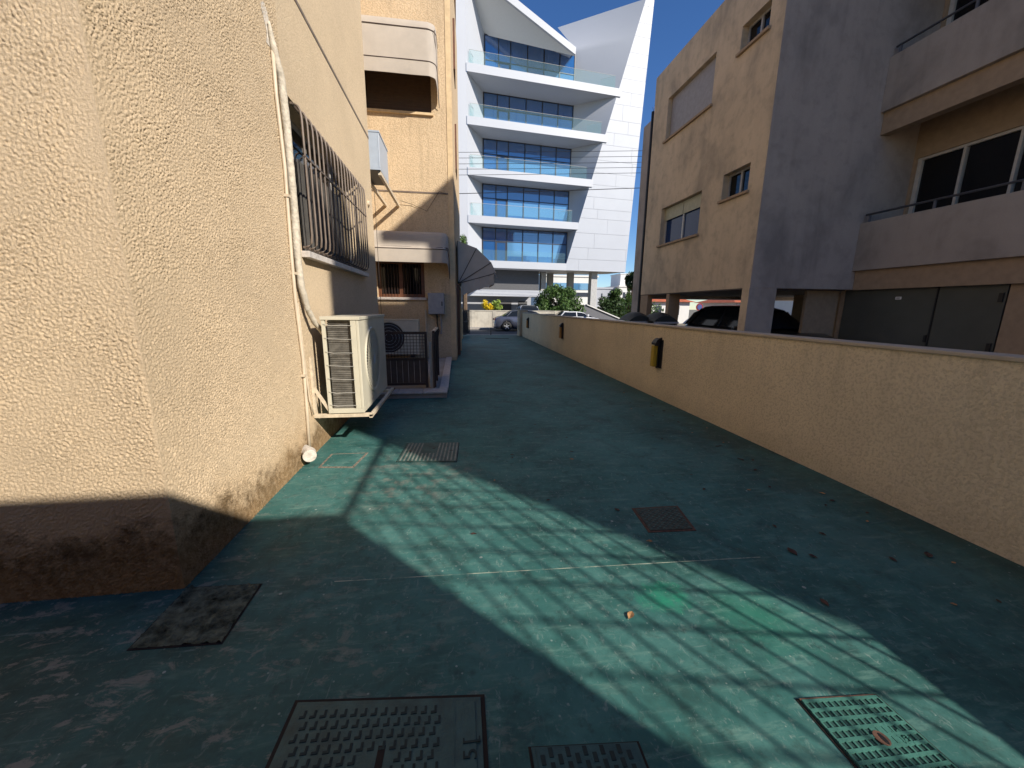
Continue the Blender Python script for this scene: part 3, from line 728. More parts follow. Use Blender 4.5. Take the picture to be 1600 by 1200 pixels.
# ---- upper AC on long rails
upac = ac_unit('air_conditioner', 'small grey outdoor unit high beside the upper awning on the ochre house', -1.93, -1.535, 8.92, 9.92, 4.36, 5.10, M['acgrey'], 'x', (0.5, .5, 0), detail=False)
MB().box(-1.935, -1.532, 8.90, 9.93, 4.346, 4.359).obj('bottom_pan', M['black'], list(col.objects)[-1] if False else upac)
t = thing('unit_bracket', 'pale rails carrying the small grey outdoor unit high on the ochre house', 'bracket', (-1.8, 10, 4.3))
for xx in (-1.56, -1.90): MB().box(xx-.03, xx+.03, 8.95, 11.58, 4.275, 4.345).obj('rail', M['bracket'], t)
tag(MB().tube([(-1.50, 11.5, 4.42), (-1.2, 11.56, 4.36), (-.8, 11.575, 4.20), (-.45, 11.57, 4.72), (-.25, 11.57, 4.66)], .006, 5).obj('cable', M['black']), 'thin dark cable sagging across the ochre wall below the small unit', 'cable')
tag(MB().tube([(-2.02, 10.72, 4.5), (-2.02, 10.72, 1.0)], .006, 5).obj('cable', M['black']), 'thin dark vertical wire hanging in front of the lower awning', 'cable')

# ---- meter box
t = thing('meter_box', 'grey metal meter box on the ochre wall right of the wooden window', 'meter box', (-.6, 11.5, 1.4))
MB().box(-.84, -.38, 11.38, 11.585, 1.38, 1.98).obj('box', M['meter'], t, bevel=.01)
MB().box(-.82, -.40, 11.372, 11.381, 1.40, 1.95).obj('door', M['meter'], t)
MB().box(-.46, -.43, 11.36, 11.373, 1.62, 1.74).obj('handle', M['black'], t)
MB().tube([(-.60, 11.5, 1.38), (-.60, 11.5, 1.1), (-.55, 11.45, .9), (-.62, 11.5, .6)], .02, 6).obj('conduit', M['black'], t)
MB().tube([(-.50, 11.5, 1.38), (-.48, 11.5, 1.0), (-.50, 11.5, .8)], .03, 6).obj('conduit', M['alu_grey'], t)

# ---- marble-edged plinth and enclosure
m = MB(); m.box(-2.5, -.22, 6.74, 11.57, 0.0, .09)
pl = thing('entrance_step', 'low marble step in front of the brown mesh gate', 'step', (-1.3, 8, 0))
m.obj('slab', M['pavement'], pl)
for (a, b) in ((-1.56, -1.08), (-1.07, -.64), (-.63, -.21)): MB().box(a, b, 6.68, 6.98, .0905, .125).obj('tread', M['marble'], pl, bevel=.006)
for (a, b) in ((7.0, 8.4), (8.42, 9.9), (9.92, 11.5)): MB().box(-.36, -.20, a, b, .0905, .122).obj('tread', M['marble'], pl, bevel=.006)
gt = thing('mesh_gate', 'brown metal gate with wire mesh upper half standing on the marble step', 'gate', (-1, 7.05, .1))
yy = 7.05
for (a, b) in (((-1.57, 1.13), (-.57, 1.13)), ((-1.57, .66), (-.57, .66)), ((-1.57, .20), (-.57, .20))): MB().bar((a[0], yy, a[1]), (b[0], yy, b[1]), .04, .045).obj('rail', M['brown_metal'], gt)
for xx in (-1.55, -.58): MB().bar((xx, yy, .13), (xx, yy, 1.15), .045).obj('post', M['brown_metal'], gt)
for k in range(17): MB().tube([(-1.53+k*.056, yy, .68), (-1.53+k*.056, yy, 1.11)], .0045, 4).obj('mesh_wire', M['brown_metal'], gt)
for k in range(7): MB().tube([(-1.55, yy-.006, .73+k*.056), (-.59, yy-.006, .73+k*.056)], .0045, 4).obj('mesh_wire', M['brown_metal'], gt)
for k in range(9): MB().box(-1.52+k*.103, -1.425+k*.103, yy-.012, yy+.012, .225, .64).obj('slat', M['panel_brown'], gt)
MB().bar((-.50, yy, .13), (-.50, yy, .97), .05).obj('post', M['concrete'], gt)
pnl = thing('side_panel_fence', 'dark brown sheet metal panel closing the side of the step beside the mesh gate', 'fence', (-.42, 7.6, .1))
MB().box(-.47, -.45, 7.08, 8.35, .13, 1.14).obj('panel', M['brown_metal'], pnl)
for a in (7.07, 7.7, 8.33): MB().bar((-.44, a, .13), (-.44, a, 1.17), .045).obj('post', M['brown_metal'], pnl)
MB().box(-.48, -.42, 7.06, 8.37, 1.14, 1.165).obj('cap', M['bracket'], pnl)
MB().box(-.465, -.44, 6.98, 7.045, .13, 1.13).obj('panel', M['panel_brown'], pnl)
acg = ac_unit('air_conditioner', 'white outdoor unit standing behind the brown mesh gate', -2.30, -1.07, 10.75, 11.15, .30, 1.25, M['acwhite'], 'y', (0.36, .48, .44), detail=False)
for xx in (-2.1, -1.25): MB().box(xx-.05, xx+.05, 10.76, 11.14, .09, .299).obj('foot', M['black'], acg)
tag(MB().tube([(-.93, 11.55, 1.5), (-.93, 11.56, .7), (-.90, 11.5, .45)], .03, 6).obj('pale_pipe', M['pvc']), 'pale vertical pipe on the ochre wall left of the meter box', 'pipe')

# ------------------------------------------------------------------ right boundary wall
rw = thing('boundary_wall', 'long low sand coloured roughcast wall with grey coping on the right of the driveway', 'wall', (3.67, 8, 0))
m = MB(); holed(m, 'x', 3.57, -9, 21.3, -.05, 1.285, [], .20); m.obj('wall', M['stucco_wall'], rw)
yc = -9.0
m = MB(); m.box(3.55, 3.79, -9, 21.3, 1.285, 1.318); m.obj('coping', M['coping'], rw, bevel=.008)
pr = thing('gate_pillar', 'shaded square rendered pillar at the street end of the boundary wall', 'pillar', (3.65, 21.8, 0))
MB().box(3.42, 3.86, 21.32, 22.1, 0, 1.42).obj('shaft', M['brown_render'], pr); MB().box(3.39, 3.89, 21.28, 22.14, 1.42, 1.47).obj('cap', M['coping'], pr)
for z in (.35, 1.05): MB().box(3.40, 3.42, 21.5, 21.56, z, z+.25).obj('hinge', M['black'], pr)

def wall_lamp(label, y, mat):
    t = thing('wall_lamp', label, 'wall light', (3.57, y, .57), 'lanterns on the boundary wall')
    MB().box(3.548, 3.568, y-.10, y+.12, .56, 1.06).obj('back_plate', M['black'], t)
    MB().box(3.452, 3.547, y-.005, y+.10, .575, .955).obj('lamp_body', mat, t, bevel=.008)
    m = MB(); n = 8
    poly = [(3.568, y-.03, .56)]
    # black curved cheek and hood
    P = [(3.568, .56), (3.50, .56), (3.515, .60), (3.515, .95), (3.45, .955), (3.455, 1.01), (3.485, 1.06), (3.53, 1.09), (3.568, 1.10)]
    m.prism([(x, y-.045, z) for x, z in P], (0, .032, 0)); m.obj('cheek', M['black'], t, bevel=.003)
    P2 = [(3.568, .985), (3.46, .965), (3.46, 1.0), (3.49, 1.05), (3.53, 1.078), (3.568, 1.085)]
    m = MB(); m.prism([(x, y-.012, z) for x, z in P2], (0, .13, 0)); m.obj('hood', M['black'], t, bevel=.003)
    return t
wall_lamp('yellow wall lantern with black curved hood, the nearest on the boundary wall', 6.36, M['yellow'])
wall_lamp('orange brown wall lantern with black hood, middle one on the boundary wall', 12.82, M['orange'])
wall_lamp('small dark wall lantern farthest along the boundary wall near the pillar', 19.3, M['orange'])

# ------------------------------------------------------------------ brown and grey apartment block on the right
rb = thing('apartment_block', 'weathered brown and grey apartment block on pillars with balconies, on the right', 'building', (9, 5, 0))
XB = 7.0
wins = dict(low=(10.94, 13.15, 3.76, 4.95), high=(10.9, 13.3, 7.11, 8.38), sl=(9.08, 10.04, 4.43, 5.06), sh=(9.03, 9.94, 7.79, 8.36))
m = MB(); holed(m, 'x', XB, 8.6, 14.25, 2.12, 9.45, list(wins.values()), .30); m.obj('wall', M['brown_render'], rb)
# grey face towards the camera
m = MB(); m.box(XB+.004, 10.9, 8.592, 8.85, 2.12, 9.45); m.obj('wall', M['grey_render'], rb)
MB().box(XB+.02, 16, 8.86, 14.25, 9.25, 9.45).obj('roof', M['beam_render'], rb)
MB().box(XB+.02, 16, 14.0, 14.25, 2.12, 9.25).obj('wall', M['brown_render'], rb)
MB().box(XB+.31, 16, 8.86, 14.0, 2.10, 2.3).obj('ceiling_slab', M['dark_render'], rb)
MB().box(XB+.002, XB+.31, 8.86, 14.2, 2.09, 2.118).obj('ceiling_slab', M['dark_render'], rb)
# rear lower block with rain pipe and roof starter bars
MB().box(7.3, 16, 14.27, 15.62, 2.0, 8.5).obj('rear_wing', M['grey_render'], rb)
MB().box(7.3, 7.42, 14.27, 15.62, 0, 1.999).obj('pillar', M['grey_render'], rb)
MB().tube([(7.25, 14.85, 8.7), (7.25, 14.85, 0)], .055, 8).obj('rain_pipe', M['black'], rb)
for k in range(9): MB().tube([(7.4+random.random()*.6, 14.4+k*.14, 8.5), (7.4+random.random()*.6, 14.4+k*.14, 9.1+random.random()*.3)], .009, 4).obj('rebar', M['rust'], rb)
# pillars
for (xa, xb, ya, yb, mt) in ((XB+.003, 7.74, 8.60, 8.84, 'grey_render'), (XB+.01, 7.2, 13.70, 14.24, 'beam_render'), (XB+.01, 7.40, 12.2, 12.38, 'beam_render'), (8.98, 9.93, 8.98, 9.06, 'beam_render'), (11.6, 12.2, 10.6, 12.1, 'beam_render'), (11.6, 12.1, 13.6, 14.2, 'beam_render')):
    MB().box(xa, xb, ya, yb, 0, 2.119).obj('pillar', M[mt], rb)
MB().box(XB, XB+.002, 8.60, 8.84, 0, 2.119).obj('pillar', M['brown_render'], rb)

def fac_window(key, kind):
    y0, y1, z0, z1 = wins[key]; X = XB+.17
    m = MB(); m.box(X, X+.06, y0, y1, z0, z0+.05).box(X, X+.06, y0, y1, z1-.05, z1).box(X+.001, X+.059, y0, y0+.05, z0+.05, z1-.05).box(X+.001, X+.059, y1-.05, y1, z0+.05, z1-.05)
    ym = (y0+y1)/2; m.box(X-.01, X+.05, ym-.03, ym+.03, z0+.05, z1-.05)
    wo_ = m.obj('window', M['alu'] if kind != 'small' else M['alu_grey'], rb)
    for a, b in ((y0+.05, ym-.03), (ym+.03, y1-.05)):
        MB().box(X+.03, X+.04, a, b, z0+.05, z1-.05).obj('pane', M['glass_sky'] if kind == 'half' else M['glass_dark'], wo_)
    MB().box(X+.32, X+.34, y0-.1, y1+.1, z0-.1, z1+.1).obj('dark_room', M['room'], wo_)
    MB().box(XB-.07, X, y0-.06, y1+.06, z0-.065, z0-.003).obj('sill', M['beam_render'], wo_, bevel=.004)
    if kind == 'half':
        nS = 9
        for h in range(nS): 
            z = z1-.02-h*.042
            for a, b in ((y0+.02, ym-.02), (ym+.02, y1-.02)):
                MB().box(X-.035, X-.020, a, b, z-.036, z).obj('slat', M['shutter'], wo_)
    if kind == 'shut':
        nS = int((z1-z0)/.05)
        for h in range(nS):
            z = z1-.01-h*.05
            MB().box(X-.04, X-.028, y0+.03, y1-.03, z-.048, z).obj('slat', M['shutter_grey'], wo_)
    if kind == 'small':
        for a in (y0+.2, y1-.2): MB().box(X+.08, X+.10, a-.17, a+.17, z0, z1).obj('curtain', M['curtain'], wo_)
fac_window('low', 'half'); fac_window('high', 'shut'); fac_window('sl', 'small'); fac_window('sh', 'small')

# balcony wing
XW = 9.75; YN = -6.60
def wing_floor(zf, ztop, label=None):
    """parapet zf..ztop; beam under; windows above"""
    MB().box(XW, XW+.14, YN, 8.59, zf, ztop).obj('balcony_parapet', M['parapet_render'], rb, bevel=.005)
    MB().box(XW+.10, XW+.32, YN, 8.585, zf-.46, zf-.002).obj('balcony_beam', M['beam_render'], rb)
    MB().box(XW+.141, 10.9, YN, 8.588, zf-.02, zf+.12).obj('balcony_floor', M['beam_render'], rb)
    MB().tube([(XW+.07, YN, ztop+.185), (XW+.07, 8.54, ztop+.185)], .024, 8).obj('handrail', M['rail'], rb, smooth=True)
    y = 8.45
    while y > YN:
        MB().box(XW+.055, XW+.085, y-.02, y+.02, ztop, ztop+.17).obj('rail_post', M['rail'], rb); y -= 1.28
for zf, zt_ in ((2.565, 3.68), (6.08, 7.2), (9.55, 10.65)): wing_floor(zf, zt_)
# window wall at x=10.9
XG = 10.9
H3 = []
for zb_, zt_ in ((2.7, 5.16), (6.2, 8.67), (9.7, 11.6)):
    for (a, b) in ((5.9, 8.52), (2.0, 5.2), (-2.0, 1.2)): H3.append((a, b, zb_, zt_))
m = MB(); holed(m, 'x', XG, YN, 8.59, 0, 12.4, H3, .25); m.obj('wall', M['beam_render'], rb)
MB().box(XG+.9, XG+.95, YN, 8.59, 0, 12.2).obj('dark_room', M['room'], rb)
for (a, b, z0, z1) in H3:
    m = MB(); X = XG+.10
    m.box(X-.06, X+.04, a, b, z1-.06, z1).box(X-.06, X+.04, a, b, z0, z0+.06)
    n = 3
    for k in range(n+1):
        yv = a+(b-a)*k/n; ww = .05 if 0 < k < n else .09
        yv = min(max(yv, a+ww/2), b-ww/2); m.box(X-.055, X+.035, yv-ww/2, yv+ww/2, z0+.06, z1-.06)
    wo_ = m.obj('window', M['alu'], rb)
    for k in range(n): MB().box(X, X+.01, a+(b-a)*k/n+.05, a+(b-a)*(k+1)/n-.05, z0+.06, z1-.06).obj('pane', M['glass_dark'], wo_)
    # inner low sill board
    MB().box(XG-.06, XG-.002, a, b-1.0, z0+.95, z0+1.09).obj('sill', M['beam_render'], wo_)
m = MB(); m.box(XW+.001, XG-.001, YN-.22, YN-.002, 0, 13.0).box(XG+.26, 16, YN, YN+.2, 0, 12.4).box(XG+.96, 16, YN+.2, 8.5, 12.2, 12.4); m.obj('wall', M['grey_render'], rb)  # includes unseen flank wall, added to keep the wing's shadow edge solid
MB().box(XW+.0, 16, YN, -1.5, 12.0, 12.35).obj('roof', M['beam_render'], rb)
MB().box(XW+.0, 16, -1.498, 9.2, 13.3, 13.6).obj('roof', M['beam_render'], rb)
MB().box(10.9, 16, -1.49, 8.9, 12.41, 13.29).obj('wall', M['brown_render'], rb)
MB().box(10.905, 16, 8.60, 8.85, 2.12, 13.29).obj('wall', M['grey_render'], rb)
# garage front under the balcony
GX = 9.95
m = MB(); holed(m, 'x', GX, YN, 8.95, 0, 2.56, [(5.80, 8.85, -.01, 2.13)], .15); m.obj('wall', M['beam_render'], rb)
gd = MB().box(GX+.03, GX+.06, 5.80, 8.85, 0, .02).obj('garage_door', M['garage_door'], rb)
for a, b in ((5.83, 6.86), (6.885, 8.83)):
    MB().box(GX+.01, GX+.05, a, b, .03, 2.11).obj('door_leaf', M['garage_door'], gd, bevel=.004)
MB().box(GX-.01, GX+.008, 6.86, 6.885, .03, 2.11).obj('edge_strip', M['black'], gd)
MB().box(GX-.02, GX+.01, 5.86, 5.92, 1.78, 1.95).obj('hinge', M['black'], gd)
MB().box(GX-.02, GX+.01, 5.86, 5.92, .85, 1.02).obj('hinge', M['black'], gd)
MB().box(GX-.02, GX+.01, 6.9, 6.94, .95, 1.10).obj('handle', M['black'], gd)
MB().box(GX-.01, GX+.009, 7.53, 7.64, 1.86, 1.92).obj('number_plate', M['white_house'], gd)
MB().box(GX-.012, GX-.011, 7.55, 7.62, 1.875, 1.905).obj('number_plate', M['alu_grey'], gd)
# back of the car port
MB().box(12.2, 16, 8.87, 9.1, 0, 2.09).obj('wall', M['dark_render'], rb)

# ------------------------------------------------------------------ building behind the photographer and its trellis (cast the shade)
hb = thing('rear_house', 'cream house across the near end of the driveway, behind the camera', 'house', (0, -5, 0))
m = MB(); m.box(-12, 3.53, -10, -1.885, 0, 3.87); m.obj('wall', M['smooth_cream'], hb)
MB().box(-11.9, 3.45, -9.9, -2.0, 3.871, 3.90).obj('roof', M['smooth_cream'], hb)
tr = thing('trellis_screen', 'diamond lattice metal screen fixed on top of the boundary wall beside the camera', 'trellis', (3.64, -1, 1.33))
TX = 3.64; ty0, ty1, tz0, tz1 = -4.2, 1.25, 1.33, 3.90
MB().bar((TX, ty0, tz1), (TX, ty1, tz1), .042).obj('top_rail', M['iron'], tr)
MB().bar((TX, ty0, tz0), (TX, ty1, tz0), .03).obj('bottom_rail', M['iron'], tr)
MB().bar((TX, ty1, tz0), (TX, ty1, tz1), .04).obj('post', M['iron'], tr)
MB().bar((TX, ty0, tz0), (TX, ty0, tz1), .04).obj('post', M['iron'], tr)
def clipseg(p, d):
    lo, hi = -9, 9
    for c, a, b in ((0, ty0, ty1), (1, tz0, tz1)):
        t1 = (a-p[c])/d[c]; t2 = (b-p[c])/d[c]; lo = max(lo, min(t1, t2)); hi = min(hi, max(t1, t2))
    return (lo, hi)
for (d, s, wd) in (((1, 1.343), .225, .019), ((1, -1.0), .200, .017)):
    L_ = sqrt(d[0]**2+d[1]**2); dn = (d[0]/L_, d[1]/L_); nrm = (-dn[1], dn[0])
    for k in range(-22, 23):
        p = (-.506+nrm[0]*s*k, 1.806+nrm[1]*s*k); lo, hi = clipseg(p, dn)
        if hi-lo > .05: MB().bar((TX+(.012 if d[1] > 0 else -.012), p[0]+dn[0]*lo, p[1]+dn[1]*lo), (TX+(.012 if d[1] > 0 else -.012), p[0]+dn[0]*hi, p[1]+dn[1]*hi), .01, wd).obj('lattice_bar', M['iron'], tr)

# ================================================================== WHITE OFFICE BUILDING
P0 = Vector((0, 34, 0)); E1 = Vector((.9928, .12, 0)).normalized(); IN = Vector((-.12, .9928, 0)).normalized()
def W(u, v, z): return P0+E1*u+IN*v+Vector((0, 0, z))
ob_ = thing('office_building', 'white angular office building with blue glass and jutting balconies across the street', 'building', tuple(W(8, 5, 0)))
def foldu(z): return 9.97+(15.85-9.97)*(z-5.54)/(25.63-5.54)
def rightu(z): return 16.07+(17.12-16.07)*(z-5.3)/(27.24-5.3)
SL = [(4.95, None), (8.52, 10.95), (12.18, 12.2), (15.9, 13.4), (19.6, 14.5)]
TH = .60
FL = [  # glass: v, uL, uR, zbottom, ztop
    (1.4, 2.50, 10.52, 5.55, 8.52), (1.8, 2.60, 10.70, 9.12, 12.18), (2.2, 2.75, 10.92, 12.78, 15.9), (2.5, 2.86, 11.10, 16.5, 19.6), (2.7, 3.0, 11.20, 20.2, 24.0)]
# left white part
m = MB()
m.prism([W(-9, 0, 4.95), W(1.0, 0, 4.95), W(1.0, 0, 30), W(-9, 0, 30)], IN*.4)
m.obj('facade_wall', M['white'], ob_)
for i, (v, uL, uR, zb_, zt_) in enumerate(FL):
    # left reveal
    zt2 = zt_ if i < 4 else 29
    m = MB(); m.quad(W(1.0, .0, zb_), W(uL, v+.1, zb_), W(uL, v+.1, zt2), W(1.0, .0, zt2)); m.obj('reveal', M['white'], ob_)
    # right reveal (ruled surface to the fold)
    m = MB(); zt3 = zt_ if i < 4 else 24.2
    if i < 4:
        m.grid(lambda p, q: W(uR, v, zb_+(zt3-zb_)*q).lerp(W(foldu(zb_+(zt3-zb_)*q), 0, zb_+(zt3-zb_)*q), p), 8, 16)
        m.obj('reveal', M['white'], ob_, smooth=True)
    else:
        def topfold(p, q):
            z = 20.2+7.0*q
            L_ = W(11.2, 2.7, z) if z < 24.2 else W(11.2-.8*(z-24.2)/3, 2.7+2.5*(z-24.2)/3, z)
            return L_.lerp(W(foldu(z), 0, z), p)
        m.grid(topfold, 10, 28); m.obj('reveal', M['white'], ob_, smooth=True)
    # dark back and glazing
    MB().prism([W(uL-.3, v+.28, zb_), W(uR+.3, v+.28, zb_), W(uR+.3, v+.28, zt_), W(uL-.3, v+.28, zt_)], IN*.1).obj('backing', M['core'], ob_)
    us = [uL+(uR-uL)*q for q in (0, .145, .275, .46, .645, .825, 1.0)]
    zT = zb_+(zt_-zb_)*.62 if i < 4 else zb_+1.95
    fr_ = MB()
    for u in us: fr_.prism([W(u-.035, v-.06, zb_), W(u+.035, v-.06, zb_), W(u+.035, v-.06, zt_), W(u-.035, v-.06, zt_)], IN*.14)
    for z in (zb_+.03, zT, zt_-.04): fr_.prism([W(uL, v-.05, z-.03), W(uR, v-.05, z-.03), W(uR, v-.05, z+.03), W(uL, v-.05, z+.03)], IN*.12)
    win_ = fr_.obj('window', M['mullion'], ob_)
    for k in range(6):
        a, b = us[k]+.035, us[k+1]-.035
        door = (k == 1)
        MB().prism([W(a, v, zT+.03), W(b, v, zT+.03), W(b, v, zt_-.07), W(a, v, zt_-.07)], IN*.03).obj('pane', M['glass_blue'], win_)
        if door:
            MB().prism([W(a+.10, v+.004, zb_+.12), W(b-.10, v+.004, zb_+.12), W(b-.10, v+.004, zT-.12), W(a+.10, v+.004, zT-.12)], IN*.03).obj('pane', M['glass_door'], win_)
            fr2 = MB()
            for (p, q, r_, s_) in ((a, a+.10, zb_+.06, zT-.03), (b-.10, b, zb_+.06, zT-.03)):
                fr2.prism([W(p, v-.02, r_), W(q, v-.02, r_), W(q, v-.02, s_), W(p, v-.02, s_)], IN*.05)
            for (p, q) in ((zb_+.06, zb_+.12), (zT-.12, zT-.03)): fr2.prism([W(a+.1, v-.02, p), W(b-.1, v-.02, p), W(b-.1, v-.02, q), W(a+.1, v-.02, q)], IN*.05)
            fr2.obj('door_frame', M['mullion'], win_)
        else:
            z1_ = zb_+.06; zm = zb_+(zT-zb_)*(.28+.1*random.random())
            pale = (i in (0, 2, 4, 1)) and k >= 2
            if pale:
                MB().prism([W(a, v, z1_), W(b, v, z1_), W(b, v, zm), W(a, v, zm)], IN*.03).obj('pane', M['glass_blue'], win_)
                MB().prism([W(a, v, zm+.002), W(b, v, zm+.002), W(b, v, zT-.03), W(a, v, zT-.03)], IN*.03).obj('pane', M['glass_pale'] if (k+i) % 3 != 1 or i != 4 else M['glass_blue'], win_)
            else:
                MB().prism([W(a, v, z1_), W(b, v, z1_), W(b, v, zT-.03), W(a, v, zT-.03)], IN*.03).obj('pane', M['glass_blue'], win_)
# slabs with white fascia
for i, (z, ur) in enumerate(SL):
    if i == 0: continue
    v, uL, uR = FL[i][0], FL[i][1], FL[i][2]
    vb = max(v, FL[i-1][0])
    m = MB(); m.prism([W(1.0, -.06, z), W(ur, -.06, z), W(max(uR, FL[i-1][2])+.25, vb+.2, z), W(min(uL, FL[i-1][1])-.2, vb+.2, z)], (0, 0, TH))
    o = m.obj('balcony_slab', M['white'], ob_)
    # vertical joints in the fascia
    # glass balustrade
    ub = ur-.55; zz = z+TH
    npn = max(3, int((ub-1.3)/1.9)); 
    for k in range(npn):
        a = 1.25+(ub-1.25)*k/npn+.012; b = 1.25+(ub-1.25)*(k+1)/npn-.012
        MB().prism([W(a, .12, zz+.02), W(b, .12, zz+.02), W(b, .12, zz+1.0), W(a, .12, zz+1.0)], IN*.02).obj('balustrade_pane', M['glass_clear'], ob_)
    for (ua, va, ubb, vbb) in ((1.27, .16, 1.27+.5, 1.1), (ub, .16, ub-1.0, .95)):
        MB().quad(W(ua, va, zz+.02), W(ubb, vbb, zz+.02), W(ubb, vbb, zz+1.0), W(ua, va, zz+1.0)).obj('balustrade_pane', M['glass_clear'], ob_)
    m = MB(); m.tube([W(1.25, .13, zz+1.01), W(ub, .13, zz+1.01)], .012, 5); m.tube([W(1.25, .13, zz+1.01), W(1.8, 1.15, zz+1.01)], .012, 5); m.tube([W(ub, .13, zz+1.01), W(ub-1.0, .98, zz+1.01)], .012, 5)
    m.obj('handrail', M['alu'], ob_)
# bottom slab / belly of the building
m = MB(); m.prism([W(-9, -.06, 4.95), W(9.95, -.06, 4.95), W(9.95, -.06, 5.55), W(-9, -.06, 5.55)], IN*2.2); m.obj('balcony_slab', M['white'], ob_)
for k in range(5):
    a = 1.3+k*1.72
    MB().prism([W(a, .12, 5.56), W(a+1.69, .12, 5.56), W(a+1.69, .12, 6.45), W(a, .12, 6.45)], IN*.02).obj('balustrade_pane', M['glass_clear'], ob_)
m = MB(); m.add([W(-9, .0, 4.94), W(16.02, 0, 4.98), W(19.0, 9, 5.6), W(19, 14, 5.9), W(-9, 14, 5.3)], [(0, 1, 2, 3, 4)]); m.obj('soffit', M['white_soffit'], ob_)
# cladding panels on the folded right side
def clip(poly, ax, val, keep):
    out_ = []
    for i in range(len(poly)):
        a, b = poly[i], poly[(i+1) % len(poly)]
        da = (a[ax]-val)*keep; db = (b[ax]-val)*keep
        if da >= 0: out_.append(a)
        if (da >= 0) != (db >= 0):
            t = da/(da-db); out_.append((a[0]+(b[0]-a[0])*t, a[1]+(b[1]-a[1])*t))
    return out_
zb0, ztp = 4.97, 27.2
MB().prism([W(9.9, .14, 4.97), W(16.05, .14, 4.97), W(17.10, .14, 27.2), W(16.2, .14, 27.0)], IN*.3).obj('facade_wall', M['joint'], ob_)
front = [(9.80, zb0), (16.06, zb0), (17.12, 27.25), (16.31, 27.2)]
def clad(poly2, mapf, nrm, rows, wid, seed, mat='panel'):
    rnd = random.Random(seed); z = zb0; r_ = 0
    while z < 28:
        hgt = rows*rnd.choice((.8, 1, 1, 1.25)); u = 5.0+rnd.uniform(0, wid)-wid
        while u < 19:
            ww = wid*rnd.choice((.7, 1.0, 1.0, 1.25))
            q = clip(clip(clip(clip(poly2, 0, u+.007, 1), 0, u+ww-.007, -1), 1, z+.008, 1), 1, z+hgt-.008, -1)
            if len(q) >= 3:
                MB().prism([mapf(*p)-nrm*(.02+rnd.uniform(0, .004)) for p in q], nrm*.08).obj('cladding_panel', M[mat], ob_)
            u += ww
        z += hgt; r_ += 1
clad(front, lambda u, z: W(u, .06, z), IN, 1.02, 3.9, 3)
# raised roof fascia, sloping down to the right
fz = lambda u: 22.12+(10.05-u)*.47
m = MB(); m.prism([W(10.08, -.06, fz(10.08)), W(10.10, -.06, fz(10.08)+.52), W(-2, -.06, fz(-2)+.62), W(-2, -.06, fz(-2))], IN*.25); m.obj('roof_fascia', M['white'], ob_)
m = MB(); m.add([W(10.07, .15, fz(10.07)), W(11.25, 2.78, 24.0), W(3.0, 2.78, 24.0), W(1.0, .15, fz(1.0))], [(0, 1, 2), (0, 2, 3)]); m.obj('soffit', M['white_soffit'], ob_)
m = MB(); m.add([W(10.10, .1, fz(10.08)+.5), W(11.3, 5.5, 24.3), W(-2, 5.5, 27), W(-2, .1, fz(-2)+.6)], [(0, 1, 2, 3)]); m.obj('roof', M['white'], ob_)
# ground floor core, canopy, columns
MB().prism([W(1.0, 1.6, 3.06), W(7.9, 1.6, 3.06), W(7.9, 1.6, 4.93), W(1.0, 1.6, 4.93)], IN*6).obj('core', M['core'], ob_)
MB().prism([W(.9, -1.2, 2.52), W(8.35, -1.2, 2.52), W(8.35, -1.2, 3.05), W(1.6, -1.2, 3.05)], IN*2.6).obj('canopy', M['white'], ob_)
MB().prism([W(-3, 3.0, 0), W(7.6, 3.0, 0), W(7.6, 3.0, 3.05), W(-3, 3.0, 3.05)], IN*4).obj('ground_floor_wall', M['grey_house'], ob_)
for a, b, z in ((2.9, 5.6, 2.1), (6.3, 7.2, 2.2)): MB().prism([W(a, 2.96, 0), W(b, 2.96, 0), W(b, 2.96, z), W(a, 2.96, z)], IN*.03).obj('doorway', M['core'], ob_)
MB().bar(W(8.0, -.6, 0), W(8.35, .6, 2.6), .22).obj('canopy_strut', M['concrete'], ob_)
for (u, v, s_) in ((13.3, .9, .62), (12.25, 4.0, .58), (11.5, 8.0, .6), (8.6, 2.2, .5)):
    MB().prism([W(u-s_/2, v, 0), W(u+s_/2, v, 0), W(u+s_/2, v, 5.1+v*.05), W(u-s_/2, v, 5.1+v*.05)], IN*s_).obj('column', M['column'], ob_)
MB().bar(W(9.0, 3.4, .6), W(10.2, 3.4, 2.4), .16).obj('stair_stringer', M['concrete'], ob_)

# ------------------------------------------------------------------ street side: wall, planting, gate
t = thing('street_wall', 'low weathered concrete garden wall across the street behind the parked sedan', 'wall', (4, 29, 0))
MB().box(.4, 8.5, 29.2, 29.4, .10, 1.30).obj('wall', M['concrete'], t); MB().box(.36, 8.54, 29.16, 29.44, 1.30, 1.36).obj('coping', M['concrete'], t)
for k in range(5): MB().box(1.0+k*1.6, 1.3+k*1.6, 29.17, 29.20, .10, 1.30).obj('buttress', M['concrete'], t)
gt2 = thing('sliding_gate', 'dark open metal gate leaf at the street end of the driveway, on the left', 'gate', (.4, 22, 0))
for k in range(9): MB().bar((.30+k*.045, 21.2+k*.15, .06), (.30+k*.045, 21.2+k*.15, 1.42), .035).obj('picket', M['black'], gt2)
for z in (.12, .8, 1.38): MB().bar((.30, 21.2, z), (.66, 22.4, z), .04).obj('rail', M['black'], gt2)
t = thing('gate_pillar', 'pale rendered gate pillar behind the dark open gate on the left', 'pillar', (.1, 21, 0))
MB().box(-.2, .24, 19.5, 21.4, 0, 1.5).obj('shaft', M['smooth_cream'], t); MB().box(-.23, .27, 19.46, 21.44, 1.5, 1.56).obj('cap', M['coping'], t)
tag(MB().tube([(1.9, 22.40, 0), (1.9, 22.40, .42)], .022, 6).obj('gate_stop', M['black']), 'thin dark gate stop post in the middle of the driveway exit', 'post')
t = thing('gutter_grate', 'narrow dark drain channel across the driveway near the street', 'drain', (2, 19.8, 0))
